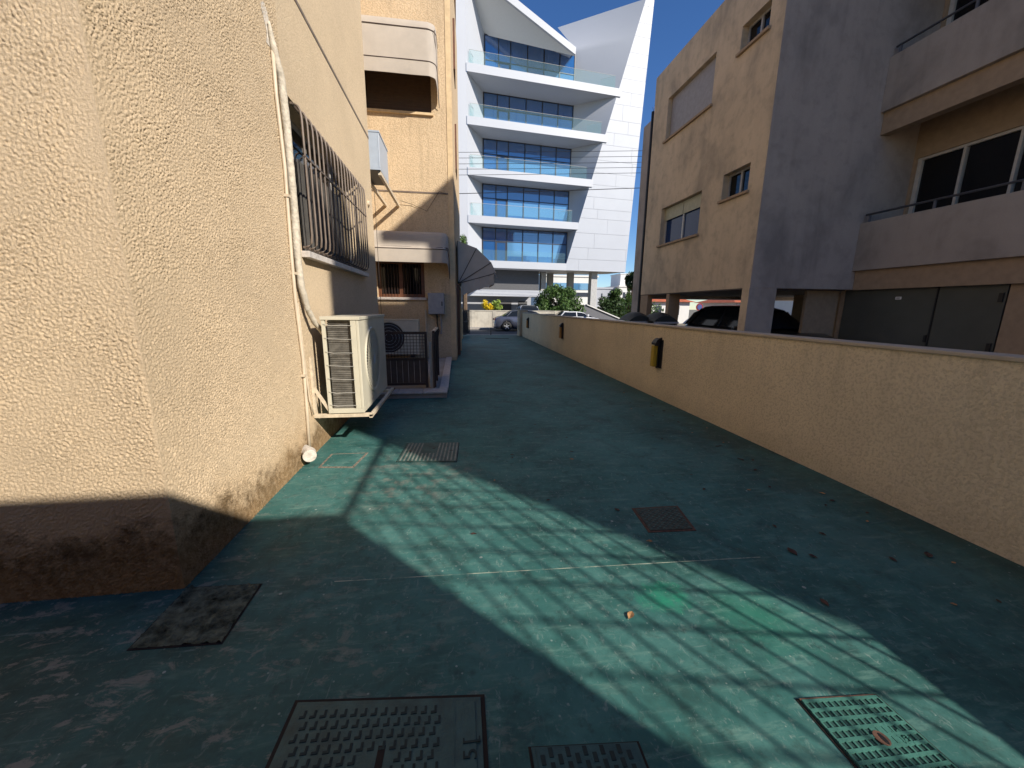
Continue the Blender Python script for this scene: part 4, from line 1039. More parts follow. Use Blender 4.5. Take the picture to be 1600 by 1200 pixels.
MB().box(1.4, 2.6, 19.7, 19.85, .002, .010).obj('grate', M['gap'], t)

def foliage(name_trunk, root, centre, rad, n, leaf, mat, seed=1, trunk=None, squash=1.0, clumps=26):
    rnd = random.Random(seed); m = MB(); C = Vector(centre)
    cl = []
    for k in range(clumps):
        while True:
            p = Vector((rnd.uniform(-1, 1), rnd.uniform(-1, 1), rnd.uniform(-1, 1)))
            if .25 < p.length < 1: break
        cl.append((Vector((p.x*rad[0], p.y*rad[1], p.z*rad[2])), rnd.uniform(.22, .42)))
    for i in range(n):
        c, s_ = rnd.choice(cl)
        d = Vector((rnd.gauss(0, 1), rnd.gauss(0, 1), rnd.gauss(0, 1))).normalized()*s_*(rnd.random()**.4)
        p = C+c+Vector((d.x*rad[0]*1.1, d.y*rad[1]*1.1, d.z*rad[2]*1.1))
        a = Vector((rnd.gauss(0, 1), rnd.gauss(0, 1), rnd.gauss(.3, 1))).normalized(); b = a.cross(Vector((rnd.gauss(0, 1), rnd.gauss(0, 1), rnd.gauss(0, 1)))).normalized()
        L1 = leaf*rnd.uniform(.7, 1.4); L2 = L1*rnd.uniform(.3, .5)
        m.add([p-a*L1, p+b*L2, p+a*L1, p-b*L2], [(0, 1, 2, 3)])
    return m.obj('crown', mat, root)
def tree(name, label, cat, base, height, rad, n, leaf, mat, seed, stems=1, group=None):
    t = thing(name, label, cat, base, group)
    B = Vector(base); rnd = random.Random(seed)
    cz = height-rad[2]*.95
    for s_ in range(stems):
        d = Vector((rnd.uniform(-.5, .5)*rad[0], rnd.uniform(-.5, .5)*rad[1], 0)) if stems > 1 else Vector((rnd.uniform(-.1, .1), 0, 0))
        r0 = .035*height**.8/(1 if stems == 1 else 2)
        tr_ = MB(); tr_.tube([B, B+d*.4+Vector((0, 0, cz*.5)), B+d*.8+Vector((0, 0, cz)), B+d+Vector((0, 0, cz+rad[2]*.5))], [r0*1.2, r0, r0*.7, r0*.25], 7)
        for k in range(3):
            a = rnd.uniform(0, 6.28); q = B+d*.7+Vector((0, 0, cz*rnd.uniform(.7, 1)))
            tr_.tube([q, q+Vector((cos(a)*rad[0]*.5, sin(a)*rad[1]*.5, rad[2]*.5))], [r0*.5, r0*.15], 5)
        tr_.obj('trunk' if stems == 1 else 'stem', M['bark'], t)
    foliage('', t, B+Vector((0, 0, cz)), rad, n, leaf, mat, seed)
    return t
tree('oleander_bush', 'large green oleander bush under the belly of the white office building', 'bush', (8.3, 31.0, 0), 3.15, (1.45, 1.1, 1.35), 5200, .12, M['leaf'], 11, 4)
tree('oleander_bush', 'darker small bush left of the large oleander behind the boundary wall', 'bush', (6.9, 31.6, 0), 2.4, (.8, .8, 1.0), 1800, .11, M['leaf_dark'], 12, 3)
tree('oleander_bush', 'loose olive green bush at the right of the large oleander by the column', 'bush', (9.9, 31.8, 0), 2.5, (.8, .8, 1.1), 1800, .11, M['leaf'], 13, 3)
tree('flowering_shrub', 'bright yellow flowering shrub above the street wall', 'shrub', (2.27, 29.75, .1), 1.95, (.42, .35, .42), 1500, .05, M['leaf_yellow'], 14, 3)
tree('lime_shrub', 'lime green shrub beside the yellow shrub above the street wall', 'shrub', (3.0, 29.75, .1), 2.0, (.40, .35, .45), 1500, .06, M['leaf_lime'], 15, 3)
tree('roadside_tree', 'dark rounded tree beside the ramp left of the brown apartment block', 'tree', (15.2, 38, 0), 2.5, (1.9, 1.6, 1.15), 4200, .15, M['leaf_dark'], 16)
tree('roadside_tree', 'lighter green tree rising behind the dark rounded tree by the ramp', 'tree', (17.8, 41, 0), 3.4, (1.3, 1.3, 1.2), 3600, .15, M['leaf'], 17)
tree('roadside_tree', 'tall dark tree top peeping past the edge of the brown apartment block', 'tree', (21.5, 46, 0), 6.0, (.9, .9, 1.1), 2400, .17, M['leaf_dark'], 18)
tree('balcony_plant', 'leafy plant showing above the fan awning at the corner of the ochre house', 'plant', (.45, 24.5, 0), 5.7, (.42, .4, .6), 900, .08, M['leaf'], 19)
tree('court_bush', 'sunlit green bush seen between the pillars of the brown apartment block', 'bush', (11.2, 22.5, 0), 2.2, (1.0, .8, 1.0), 1800, .09, M['leaf'], 20, 3)
tree('court_bush', 'yellow green shrub behind the first pillar gap of the brown apartment block', 'bush', (9.25, 20.2, 0), 2.5, (.38, .5, 1.2), 1000, .07, M['leaf_lime'], 21, 3)
tree('court_tree', 'dark round tree seen through the right hand opening of the car port', 'tree', (28.5, 30, 0), 3.0, (1.7, 1.5, 1.4), 2200, .14, M['leaf_dark'], 22)

# ramp wall
t = thing('ramp_wall', 'grey sloping ramp wall with white coping between the column and the dark tree', 'wall', (12, 32, 0))
P_ = [(10.6, 32.0, 0), (15.0, 32.0, 0), (15.0, 32.0, .55), (13.6, 32.0, .82), (10.9, 32.0, 1.85), (10.6, 32.0, 1.85)]
MB().prism(P_, (0, .3, 0)).obj('wall', M['ramp'], t)
MB().bar((10.9, 32.1, 1.88), (13.9, 32.1, .74), .45, .07).obj('coping', M['white_house'], t)

# far houses
def house(name, label, x0, x1, y0, y1, h, mat, wins_, cat='building', roof='flat'):
    t = thing(name, label, cat, ((x0+x1)/2, (y0+y1)/2, 0))
    MB().box(x0, x1, y0, y1, 0, h).obj('wall', mat, t)
    if roof == 'flat': MB().box(x0-.15, x1+.15, y0-.15, y1+.15, h, h+.25).obj('roof', mat, t)
    else:
        xm = (x0+x1)/2; m = MB()
        m.add([(x0-.5, y0-.5, h), (x1+.5, y0-.5, h), (x1+.5, y1+.5, h), (x0-.5, y1+.5, h), (x0+(x1-x0)*.3, (y0+y1)/2, h+roof), (x0+(x1-x0)*.7, (y0+y1)/2, h+roof)], [(0, 1, 5, 4), (1, 2, 5), (2, 3, 4, 5), (3, 0, 4), (3, 2, 1, 0)])
        m.obj('roof', M['tile_roof'], t)
    for (a, b, z0, z1) in wins_:
        wo_ = MB().box(a, b, y0-.05, y0-.02, z0, z1).obj('window', M['mullion'], t)
        MB().box(a-.08, b+.08, y0-.12, y0-.051, z0-.1, z0).obj('sill', M['white_house'], wo_)
    return t
house('far_building', 'grey rendered side of a distant block right of the white office columns', 21.5, 25.3, 60, 70, 4.6, M['grey_house'], [(22.6, 22.85, 1.9, 2.9), (23.9, 24.2, 1.8, 3.0), (24.55, 24.8, 1.8, 3.0), (22.8, 23.0, 3.3, 3.9), (23.9, 24.15, 3.1, 4.0)])
house('far_building', 'white distant apartment house with small balconies beside the brown block', 25.35, 30.5, 59, 70, 4.9, M['white_house'], [(26.0, 26.4, 3.2, 4.1), (26.6, 26.9, 3.2, 4.1), (28.0, 28.6, 3.1, 4.1), (25.9, 26.5, 1.2, 2.2), (28.0, 28.7, 1.2, 2.2)])
MBt = thing('roof_hut', 'white rooftop hut on the distant apartment house', 'building', (27.5, 63, 5.2))
MB().box(26.3, 29.5, 61, 65, 5.15, 7.0).obj('wall', M['white_house'], MBt)
MB().box(26.2, 29.6, 60.9, 65.1, 7.0, 7.15).obj('roof', M['white_house'], MBt)
t = house('far_building', 'distant white building with blue glass bands seen between the office columns', 12.5, 21.3, 58, 68, 6.2, M['white_house'], [])
for z0, z1, mt in ((3.3, 3.9, 'mullion'), (4.3, 5.3, 'glass_pale')):
    for k in range(6): MB().box(12.7+k*1.43, 14.08+k*1.43, 57.93, 57.97, z0, z1).obj('window', M[mt], t)
house('red_roofed_house', 'house with terracotta hip roof seen past the first pillar gap', 20.5, 25.5, 40, 46, 2.35, M['white_house'], [(21.5, 22.2, .9, 1.9), (23.5, 24.3, .9, 1.9)], 'house', .9)
house('red_roofed_house', 'house with terracotta roof seen above the black car in the car port', 28.0, 34, 36, 42, 2.3, M['white_house'], [(29, 30, .9, 1.9)], 'house', .9)
house('white_house', 'plain white house seen through the right hand opening of the car port', 24.5, 33, 24, 30, 3.2, M['white_house'], [(25.4, 26.0, .9, 2.0), (28.2, 28.5, .5, 2.6), (30, 31, 1.0, 2.0)], 'house')
t = thing('round_sign', 'small round red traffic sign seen through the car port', 'sign', (14.0, 21, 0))
MB().tube([(14.0, 21, 0), (14.0, 21, 1.7)], .03, 6).obj('post', M['alu_grey'], t)
MB().tube([(14.0, 20.96, 1.72), (14.0, 20.98, 1.72)], .22, 20).obj('sign_face', M['lamp_red'], t)
MB().tube([(14.0, 20.94, 1.72), (14.0, 20.955, 1.72)], .15, 20).obj('sign_face', M['sign_blue'], t)

# overhead wires
for i, (za, zb_) in enumerate(((10.26, 11.0), (9.97, 10.70), (9.67, 10.38), (9.40, 10.10), (9.1, 9.8), (8.11, 8.95))):
    pts = []
    for k in range(13):
        u = k/12; x = -14+u*44; zl = za+(x-.3)/10.8*(zb_-za)*.0+ (zb_-za)*(x-.3)/10.9
        zl = za+(zb_-za)*max(-1.0, min(1.6, (x-.3)/10.9)); pts.append((x, 24+.02*i, zl-.25*(1-((x-6)/14)**2 if abs(x-6) < 14 else 0)*.3))
    o = MB().tube(pts, .013 if i < 5 else .02, 5).obj('overhead_wire', M['black'], None)
    tag(o, ('topmost thin overhead wire crossing the white office building', 'second wire from the top crossing the white office building', 'middle of the five close thin wires crossing the white office building', 'fourth wire from the top crossing the white office building', 'lowest of the five close thin wires crossing the white office building', 'thicker lone overhead cable hanging well below the five thin wires')[i], 'wire', 'overhead wires crossing the street')

# ------------------------------------------------------------------ vehicles
def car(name, label, loc, heading, paint, L=4.6, Wd=1.8, Hh=1.44, kind='sedan', group='cars parked around the street and car port'):
    t = thing(name, label, 'car', loc, group)
    hw = Wd/2
    if kind == 'sedan':
        bel = [(0, .62), (.05, .86), (.35, .98), (1.15, 1.0), (3.0, .96), (3.3, .93), (4.1, .82), (4.5, .66), (4.6, .5)]
        roof = [(.55, 1.0), (1.15, 1.34), (1.6, Hh-.02), (2.2, Hh), (2.75, Hh-.05), (3.5, .95)]
    else:
        bel = [(0, .7), (.03, 1.05), (.2, 1.1), (1.2, 1.1), (3.1, 1.08), (3.4, 1.05), (4.2, .98), (4.5, .8), (4.6, .6)]
        roof = [(.1, 1.1), (.45, Hh-.08), (1.0, Hh), (2.1, Hh), (2.8, Hh-.08), (3.55, 1.08)]
    k_ = L/4.6
    def interp(tab, x):
        for (a, za), (b, zb_) in zip(tab, tab[1:]):
            if a <= x <= b: return za+(zb_-za)*(x-a)/(b-a)
        return tab[0][1] if x < tab[0][0] else tab[-1][1]
    def taper(x): 
        e = min(x, 4.6-x); return 1-.13*max(0, 1-e/.5)**2
    xs = [0, .06, .15, .3, .45, .6, .75, .82, 1.0, 1.3, 1.6, 2.0, 2.4, 2.8, 3.1, 3.3, 3.45, 3.6, 3.75, 3.9, 4.05, 4.3, 4.5, 4.6]
    wc = (.82, 3.72); wr = .34
    def P(x, y, z): return (x*k_-L/2, y, z)
    m = MB(); ring = []
    for x in xs:
        zb_ = interp(bel, x); arch = .22
        for c in wc:
            d = abs(x-c)
            if d < wr+.04: arch = max(arch, .30+sqrt(max(0, (wr+.05)**2-d*d)))
        arch = min(arch, zb_-.12); w_ = hw*taper(x)
        ring.append([P(x, -w_*.93, arch), P(x, -w_, arch+.04), P(x, -w_, (arch+zb_)/2+.05), P(x, -w_*.97, zb_-.06), P(x, -w_*.88, zb_), P(x, 0, zb_+.025),
                     P(x, w_*.88, zb_), P(x, w_*.97, zb_-.06), P(x, w_, (arch+zb_)/2+.05), P(x, w_, arch+.04), P(x, w_*.93, arch)])
    n = 11
    m.add([p for r_ in ring for p in r_], [(i*n+j, (i+1)*n+j, (i+1)*n+j+1, i*n+j+1) for i in range(len(ring)-1) for j in range(n-1)]+[tuple(range(n)), tuple((len(ring)-1)*n+j for j in range(n))[::-1]])
    body = m.obj('body', paint, t, smooth=True)
    # cabin: glass shell plus painted roof and pillars
    m = MB(); rg = []
    rx = [roof[0][0]]+[roof[0][0]+(roof[-1][0]-roof[0][0])*q for q in (.08, .2, .3, .42, .55, .68, .8, .9)]+[roof[-1][0]]
    for x in rx:
        z = interp(roof, x); zb_ = interp(bel, x)-.01; q = (z-zb_)/(Hh-zb_+.001)
        w0 = hw*.9; w1 = hw*(.9-.22*q)
        rg.append([P(x, -w0, zb_), P(x, -(w0*.5+w1*.5), (z+zb_)/2), P(x, -w1, z-.05*q), P(x, -w1*.85, z), P(x, 0, z+.015), P(x, w1*.85, z), P(x, w1, z-.05*q), P(x, (w0*.5+w1*.5), (z+zb_)/2), P(x, w0, zb_)])
    n = 9
    m.add([p for r_ in rg for p in r_], [(i*n+j, (i+1)*n+j, (i+1)*n+j+1, i*n+j+1) for i in range(len(rg)-1) for j in range(n-1)])
    m.obj('windows', M['carglass'], t, smooth=True)
    m = MB()
    ii = [i for i, x in enumerate(rx) if interp(roof, x) > Hh-.16]
    off = lambda p: (p[0], p[1]*1.01, p[2]+.012)
    for i in ii[:-1]:
        for j in range(2, 6): m.quad(off(rg[i][j]), off(rg[i+1][j]), off(rg[i+1][j+1]), off(rg[i][j+1]))
    m.obj('roof', paint, t, smooth=True)
    m = MB()
    for s_ in (-1, 1):
        jt = 2 if s_ < 0 else 6; jb = 0 if s_ < 0 else 8; jm = 1 if s_ < 0 else 7
        for (i0, wdt) in ((1, .12), (5, .06), (8, .07)):
            m.bar(Vector(rg[i0][jb])*1.0+Vector((0, .01*s_, 0)), Vector(rg[min(i0, 8) if i0 == 5 else (ii[0] if i0 == 1 else ii[-1])][jt])+Vector((0, .012*s_, 0)), wdt, .03)
        for i in range(len(rg)-1):
            pass
    m.obj('pillar', paint, t)
    for c in wc:
        for s_ in (-1, 1):
            cx_ = c*k_-L/2; yy_ = s_*(hw-.10); prof = [(.19, .10), (.29, .10), (.325, .07), (.33, 0), (.325, -.07), (.29, -.10), (.19, -.10)]
            m = MB(); nn_ = 28; m.add([(cx_+r_*cos(2*pi*k/nn_), yy_+d, .33+r_*sin(2*pi*k/nn_)) for (r_, d) in prof for k in range(nn_)], [(a*nn_+k, a*nn_+(k+1) % nn_, (a+1)*nn_+(k+1) % nn_, (a+1)*nn_+k) for a in range(len(prof)-1) for k in range(nn_)])
            wh = m.obj('wheel', M['tyre'], t, smooth=True)
            m = MB(); yo = yy_+s_*.06
            for k in range(5):
                a = 2*pi*k/5+.4; da = .16
                m.add([(cx_+.04*cos(a-.5), yo, .33+.04*sin(a-.5)), (cx_+.225*cos(a-da), yo+s_*.02, .33+.225*sin(a-da)), (cx_+.225*cos(a+da), yo+s_*.02, .33+.225*sin(a+da)), (cx_+.04*cos(a+.5), yo, .33+.04*sin(a+.5))], [(0, 1, 2, 3)])
            m.tube([(cx_+.225*cos(2*pi*k/24), yo+s_*.02, .33+.225*sin(2*pi*k/24)) for k in range(25)], .014, 5, False)
            m.add([(cx_+.05*cos(2*pi*k/10), yo+s_*.01, .33+.05*sin(2*pi*k/10)) for k in range(10)], [tuple(range(10))])
            m.obj('rim', M['alloy'], wh)
            m = MB(); m.add([(cx_+.2*cos(2*pi*k/20), yy_, .33+.2*sin(2*pi*k/20)) for k in range(20)], [tuple(range(20))]); m.obj('brake_disc', M['black'], wh)
    zl = .78 if kind == 'sedan' else .95
    for s_ in (-1, 1):
        MB().box(-L/2-.008, -L/2+.14, s_*hw*.62-.16, s_*hw*.62+.16, zl-.07, zl+.06).obj('tail_lamp', M['lamp_red'], t, bevel=.02)
        MB().box(L/2-.16, L/2-.01, s_*hw*.6-.18, s_*hw*.6+.18, .6, .7).obj('headlight', M['alloy'], t, bevel=.02)
        MB().box(L*.5-1.55*k_-.09, L*.5-1.55*k_+.05, s_*(hw+.12)-.09, s_*(hw+.12)+.09, 1.0, 1.13).obj('mirror', paint, t, bevel=.03)
        for xd in (-.35, .75): MB().box(xd, xd+.16, s_*(hw+.012)-.01, s_*(hw+.012)+.01, .82, .845).obj('door_handle', paint, t)
        for xd in (-.55, .42, 1.32): MB().box(xd, xd+.008, s_*(hw+.002)-.004, s_*(hw+.002)+.002, .30, .92).obj('door_gap', M['black'], t)
    MB().box(-L/2-.03, -L/2+.15, -hw*.9, hw*.9, .28, .52).obj('bumper', paint, t, bevel=.04)
    MB().box(-L/2-.035, -L/2-.031, -.25, .25, .55, .66).obj('number_plate', M['car_white'], t)
    MB().box(L/2-.15, L/2+.02, -hw*.85, hw*.85, .25, .50).obj('bumper', paint, t, bevel=.04)
    MB().box(-L/2+.1, L/2-.1, -hw*.85, hw*.85, .16, .30).obj('underbody', M['black'], t)
    for c_ in kids(t):
        c_.matrix_parent_inverse = Matrix.Identity(4)
        for g_ in kids(c_): g_.matrix_parent_inverse = Matrix.Identity(4)
    t.rotation_euler = (0, 0, heading)
    return t
car('parked_car', 'blue grey sedan with five spoke alloy wheels parked on the street, rear half showing', (4.75, 26.6, 0), 0.0, M['car_blue'], 4.6, 1.8, 1.42)
car('parked_car', 'silver car with dark rear window parked beneath the white canopy', (5.55, 31.4, .0), pi/2, M['car_silver'], 4.3, 1.75, 1.75, 'suv')
car('parked_car', 'white car roof just showing above the boundary wall below the oleander', (8.9, 28.6, 0), 0.0, M['car_white'], 4.2, 1.7, 1.32)
car('parked_car', 'dark grey car behind the canopy strut above the boundary wall', (7.0, 30.6, 0), pi/2, M['car_silver'], 4.2, 1.7, 1.35)
car('parked_car', 'black four wheel drive parked in the shade of the car port', (8.9, 10.7, 0), pi/2+pi, M['car_black'], 4.5, 1.85, 1.70, 'suv')
car('parked_car', 'black low saloon half hidden in the right hand opening of the car port', (11.4, 13.6, 0), -.35, M['car_black'], 4.4, 1.8, 1.42)

# wheeled bins
def bin_(label, x, y):
    t = thing('wheeled_bin', label, 'bin', (x, y, 0), 'wheeled bins behind the boundary wall')
    m = MB()
    a, b = .33, .38
    m.add([(x-a*.85, y-b*.85, .12), (x+a*.85, y-b*.85, .12), (x+a*.85, y+b*.85, .12), (x-a*.85, y+b*.85, .12), (x-a, y-b, 1.22), (x+a, y-b, 1.22), (x+a, y+b, 1.22), (x-a, y+b, 1.22)], [(0, 3, 2, 1), (4, 5, 6, 7), (0, 1, 5, 4), (1, 2, 6, 5), (2, 3, 7, 6), (3, 0, 4, 7)])
    m.obj('bin_body', M['bin'], t, bevel=.02)
    MB().grid(lambda u, v: (x+(u-.5)*2*(a+.03), y+(v-.5)*2*(b+.03), 1.25+.25*(1-abs(2*u-1)**2.2)*(1-.4*abs(2*v-1)**3)), 14, 6).obj('lid', M['bin'], t, smooth=True)
    m = MB(); n = 14
    m.add([(x+(i/n-.5)*2*(a+.03), y-b-.03, 1.25+.25*(1-abs(2*i/n-1)**2.2)*.6) for i in range(n+1)]+[(x+(i/n-.5)*2*(a+.03), y-b-.03, 1.22) for i in range(n+1)], [(i, i+1, n+2+i, n+1+i) for i in range(n)])
    m.obj('lid_edge', M['bin'], t)
    MB().box(x-a-.04, x+a+.04, y-b-.06, y-b-.03, 1.19, 1.24).obj('rim', M['alu_grey'], t)
    for s_ in (-1, 1): MB().tube([(x+s_*a*.7-.03, y-b*.7, .1), (x+s_*a*.7+.03, y-b*.7, .1)], .1, 12).obj('wheel', M['tyre'], t)
bin_('black wheeled bin with domed lid, left one behind the boundary wall', 5.28, 11.0)
bin_('black wheeled bin with domed lid, right one behind the boundary wall', 5.80, 10.55)

# ================================================================== MANHOLE COVERS (z levels kept apart)
def q4(c, u, v):
    """bilinear point in quad c (bl, br, tr, tl)"""
    a = Vector(c[0]).lerp(Vector(c[1]), u); b = Vector(c[3]).lerp(Vector(c[2]), u); return a.lerp(b, v)
def flat(c, z, h, inset=0.0):
    cen = sum((Vector(p) for p in c), Vector((0, 0)))/4
    P = [Vector(p)+(cen-Vector(p)).normalized()*inset for p in c]
    return MB().prism([(p.x, p.y, z) for p in P], (0, 0, h))
def piece(c, u0, u1, v0, v1, z, h):
    return MB().prism([(*q4(c, u, v), z) for u, v in ((u0, v0), (u1, v0), (u1, v1), (u0, v1))], (0, 0, h))

# big herringbone cover
C1 = [(-.70, .72), (.06, .72), (.065, 1.30), (-.675, 1.375)]
t = thing('manhole_cover', 'large iron cover with zigzag treads at the bottom edge, marked ΣAA 15', 'manhole cover', (-.3, 1.05, 0), 'manhole covers in the green paving')
flat(C1, .0005, .0035, -.022).obj('gap', M['gap'], t)
flat(C1, .0045, .004).obj('frame', M['cover_iron'], t)
flat(C1, .0090, .004, .028).obj('lid', M['cover_iron'], t, bevel=.002)
zt_ = .0131
ml = MB(); a_, th = .029, .0095
ml.add([], [])
ml = MB().prism([(0, 0, 0), (a_, 0, 0), (a_, th, 0), (th, th, 0), (th, a_*.8, 0), (0, a_*.8, 0)], (0, 0, .0022)).mesh('tread', M['cover_shade_dirt'])
nc, nr = 14, 13
for i in range(nc):
    for j in range(nr):
        u = (i+.5+(.25 if j % 2 else -.2))/nc; v = (j+.5)/nr
        p = q4(C1, .06+u*.74, .07+v*.86)
        if (Vector(p)-Vector(q4(C1, .5, .62))).length < .045: continue
        o = inst(ml, 'tread', t); o.location = Vector((p.x, p.y, zt_)); o.rotation_euler = (0, 0, pi/2+.02)
piece(C1, .49, .525, .60, .72, .0131, .001).obj('lifting_slot', M['gap'], t)
piece(C1, .855, .862, .08, .93, .0131, .003).obj('letter_border', M['cover_iron'], t)
cu = D.curves.new('lettering', 'FONT'); cu.body = 'ΣAA 15['; cu.size = .10; cu.extrude = .0012; cu.space_character = 1.25
to = D.objects.new('lettering', cu); col.objects.link(to)
dg = bpy.context.evaluated_depsgraph_get(); me = D.meshes.new_from_object(to.evaluated_get(dg)); D.objects.remove(to)
me.materials.clear(); me.materials.append(M['cover_shade_dirt'])
o = D.objects.new('lettering', me); col.objects.link(o); o.parent = t; o.matrix_parent_inverse = t.matrix_world.inverted()
o.location = (.040, .80, .0148); o.rotation_euler = (0, 0, pi/2); o.scale = (.80, .72, 1)

# small cover bottom centre
C2 = [(.24, .86), (.63, .85), (.635, 1.055), (.24, 1.09)]
t = thing('manhole_cover', 'small cover with block treads at the bottom edge right of the large iron cover', 'manhole cover', (.43, .97, 0), 'manhole covers in the green paving')
flat(C2, .0005, .0035, -.012).obj('gap', M['gap'], t)
flat(C2, .0045, .004).obj('frame', M['cover_iron'], t); flat(C2, .0090, .003, .018).obj('lid', M['cover_iron'], t)
for i in range(11):
    for j in range(4): piece(C2, .07+i*.080, .11+i*.080, .10+j*.21+(.1 if i % 2 else 0), .24+j*.21+(.1 if i % 2 else 0), .0121, .002).obj('tread', M['cover_shade_dirt'], t)

# green ribbed cover lower right
C3 = [(1.385, .80), (1.735, .80), (1.723, 1.09), (1.382, 1.115)]
t = thing('manhole_cover', 'green painted cover with rows of rectangular pockets and a rusty hole, lower right', 'manhole cover', (1.55, .95, 0), 'manhole covers in the green paving')
flat(C3, .0005, .003, -.012).obj('gap', M['gap'], t); flat(C3, .004, .004).obj('lid', M['cover_pocket'], t)
R3 = 8; K3 = 12
for j in range(R3+1):
    v = .03+j*.94/R3; piece(C3, .015, .985, max(.0, v-.020), min(1, v+.020), .0081, .0045).obj('rib', M['cover_green'], t)
for j in range(R3):
    for i in range(K3+1):
        u = .02+i*.96/K3; va = .03+j*.94/R3+.021; vb = .03+(j+1)*.94/R3-.021
        wide = (3 <= j <= 4 and 6 <= i <= 8) 
        piece(C3, max(0, u-.010), min(1, u+(.06 if wide else .010)), va, vb, .0081, .0042).obj('rib', M['cover_green'], t)
m = MB().prism([(*q4(C3, .52+.07*cos(a)*1.0, .47+.09*sin(a)), .0128) for a in [2*pi*k/14 for k in range(14)]], (0, 0, .0012)); m.obj('rust_spot', M['rust'], t)
m = MB().prism([(*q4(C3, .53+.025*cos(a), .46+.07*sin(a)), .0141) for a in [2*pi*k/12 for k in range(12)]], (0, 0, .0006)); m.obj('lifting_hole', M['black'], t)
rnd = random.Random(4)
for k in range(26):
    u, v = .70+.15*rnd.random()+.0, .35+.42*rnd.random(); 
    MB().prism([(*q4(C3, u+.012*cos(a), v+.016*sin(a)), .0081) for a in (0, 1.2, 2.5, 3.8, 5)], (0, 0, .0052)).obj('lump', M['cover_green'], t)
piece(C3, 0, .97, .985, 1.01, .0082, .003).obj('rust_edge', M['rust'], t)

# rusty square cover
C4 = [(1.352, 2.343), (1.708, 2.323), (1.769, 2.668), (1.380, 2.674)]
t = thing('manhole_cover', 'small dark square cover with rusty rim right of the middle of the driveway', 'manhole cover', (1.55, 2.5, 0), 'manhole covers in the green paving')
flat(C4, .0005, .003, -.006).obj('frame', M['rust'], t); flat(C4, .004, .004, .022).obj('lid', M['cover_rusty'], t)
for i in range(13):
    for j in range(13):
        if (i+j) % 2: continue
        piece(C4, .08+i*.066, .125+i*.066, .08+j*.066, .125+j*.066, .0081, .002).obj('tread', M['cover_iron'], t)
for v in (.40, .60): piece(C4, .47, .55, v-.03, v+.03, .0102, .001).obj('lifting_hole', M['black'], t)

# striped cover mid left
C5 = [(-.659, 3.872), (-.042, 3.801), (-.014, 4.378), (-.616, 4.424)]
t = thing('manhole_cover', 'worn rectangular cover with pale parallel strips near the outdoor unit', 'manhole cover', (-.33, 4.1, 0), 'manhole covers in the green paving')
flat(C5, .0005, .003, -.008).obj('gap', M['gap'], t); flat(C5, .004, .004).obj('lid', M['cover_iron'], t)
for k in range(15):
    u = .035+k*.066; piece(C5, u, u+.026, .03 if not 5 <= k <= 8 else .03, .97 if not 5 <= k <= 8 else .40, .0081, .003).obj('strip', M['cover_strip'], t)
for (u, v) in ((.14, .52), (.55, .66), (.88, .54)):
    MB().prism([(*q4(C5, u+.028*cos(a), v+.03*sin(a)), .0112) for a in [2*pi*k/12 for k in range(12)]], (0, 0, .001)).obj('lifting_hole', M['black'], t)

# painted-over cover by the pipe
C6 = [(-1.41, 3.814), (-1.068, 3.774), (-1.012, 4.164), (-1.396, 4.17)]
t = thing('manhole_cover', 'painted over square cover with chipped concrete rim under the outdoor unit', 'manhole cover', (-1.2, 4, 0), 'manhole covers in the green paving')
flat(C6, .0005, .0045, -.006).obj('frame', M['chip'], t); flat(C6, .0052, .003, .03).obj('lid', M['floor'], t)

# rough concrete infill near the corner
C7 = [(-1.56, 1.745), (-1.155, 1.728), (-1.165, 2.125), (-1.56, 2.145)]
t = thing('manhole_cover', 'rough dark concrete filled cover at the foot of the near wall corner', 'manhole cover', (-1.4, 1.95, 0), 'manhole covers in the green paving')
flat(C7, .0005, .003, -.010).obj('gap', M['gap'], t)
rnd = random.Random(9)
m = MB(); N = 90
hh = [[rnd.random() for _ in range(N+1)] for _ in range(N+1)]
from mathutils import noise as mnoise
m.grid(lambda u, v: (*q4(C7, u, v), .006+.022*max(0, mnoise.noise(Vector((u*9, v*14, 1)))+.6*mnoise.noise(Vector((u*22, v*35, 4))))), N, N)
m.obj('infill', M['rough_conc'], t, smooth=True)

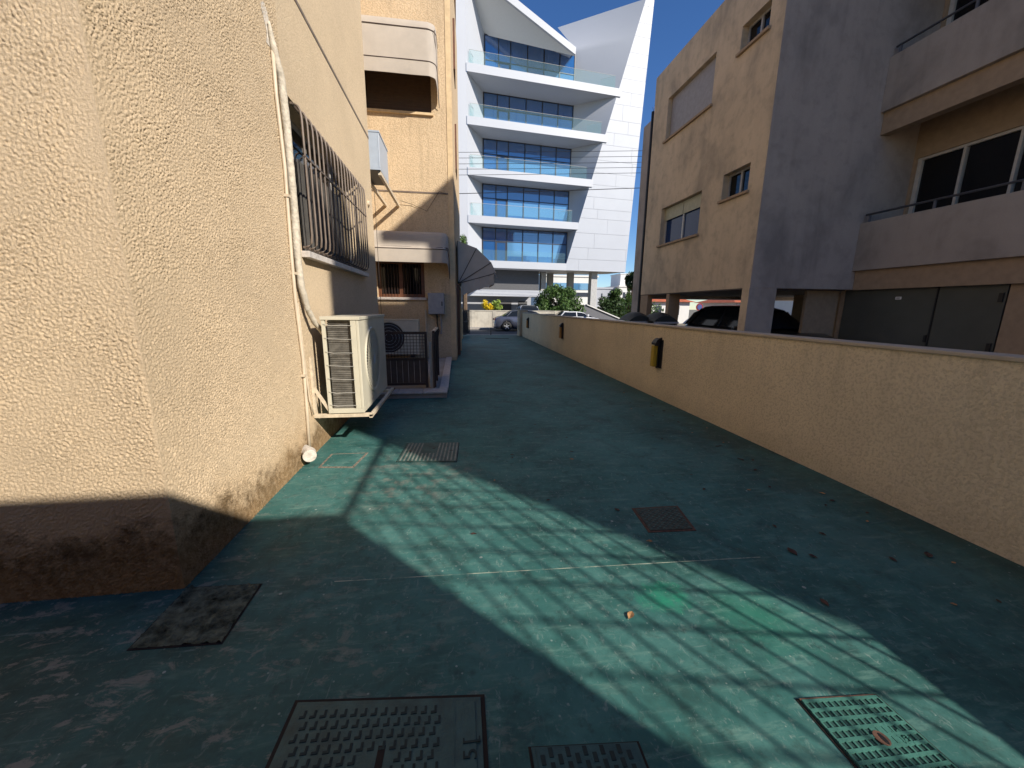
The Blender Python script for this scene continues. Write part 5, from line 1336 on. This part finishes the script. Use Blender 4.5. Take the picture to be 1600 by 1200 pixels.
# ================================================================== leaves and litter
def leaf_obj(name, label, x, y, size, mat, seed, group=None, cat='leaf'):
    rnd = random.Random(seed); a0 = rnd.uniform(0, 6.28); m = MB(); n = 5
    curl = rnd.uniform(.2, .6)
    prof = [0, .5, .9, 1.0, .7, .0]
    L_ = size
    for i in range(n):
        pass
    vs = []
    for i in range(n+1):
        q = i/n-.5
        for s_ in (-1, 0, 1):
            w_ = prof[i]*L_*.28*s_
            z = .004+abs(s_)*curl*L_*.22*prof[i]+abs(q)*L_*.18*rnd.random()
            xx, yy_ = q*L_, w_
            vs.append((x+xx*cos(a0)-yy_*sin(a0), y+xx*sin(a0)+yy_*cos(a0), z))
    m.add(vs, [(i*3+j, i*3+j+1, (i+1)*3+j+1, (i+1)*3+j) for i in range(n) for j in range(2)])
    o = m.obj(name, mat); tag(o, label, cat, group)
    return o
leaf_obj('dry_leaf', 'pale tan dry leaf lying in the sunlit lattice shadow, lowest of the bright leaves', .878, 1.629, .062, M['dry_leaf'], 1)
leaf_obj('dry_leaf', 'tan dry leaf at the upper sunlit edge below the rusty square cover', 1.30, 2.235, .045, M['dry_leaf'], 2)
leaf_obj('dry_leaf', 'orange brown leaf on the edge of the sunlit patch at the right', 1.993, 1.576, .06, M['rust'], 3)
leaf_obj('dry_leaf', 'long dark curled leaf on the shaded paving right of the rusty cover', 2.204, 2.005, .085, M['dead_leaf'], 4)
leaf_obj('dry_leaf', 'slim brown leaf near the foot of the boundary wall', 3.085, 1.86, .075, M['dead_leaf'], 5)
spots = [(3.158, 1.772), (2.796, 1.85), (2.247, 3.216), (2.178, 2.914), (2.576, 2.854), (3.018, 2.526), (3.145, 2.586), (3.24, 2.377), (3.111, 2.27), (2.332, 2.296), (2.602, 2.163), (.566, 3.926), (1.185, 3.728), (1.249, 3.943), (.085, 2.476), (3.072, 3.921), (3.186, 4.018), (2.917, 6.016), (2.909, 5.226), (2.99, 1.462), (2.706, 1.475), (2.299, 1.945), (2.963, 3.238), (3.115, 4.874)]
rnd = random.Random(31)
for k in range(26):
    y = rnd.uniform(2.6, 12); spots.append((3.45-abs(rnd.gauss(0, .35))-(.2 if rnd.random() < .4 else 0), y))
for k in range(14): spots.append((rnd.uniform(.2, 3.2), rnd.uniform(2.6, 9)))
for i, (x, y) in enumerate(spots):
    leaf_obj('dry_leaf', 'small dark brown dry leaf scattered on the shaded green driveway', x, y, rnd.uniform(.03, .055), M['dead_leaf'] if i % 4 else M['dry_leaf'], 50+i, 'small dry leaves scattered on the shaded driveway')
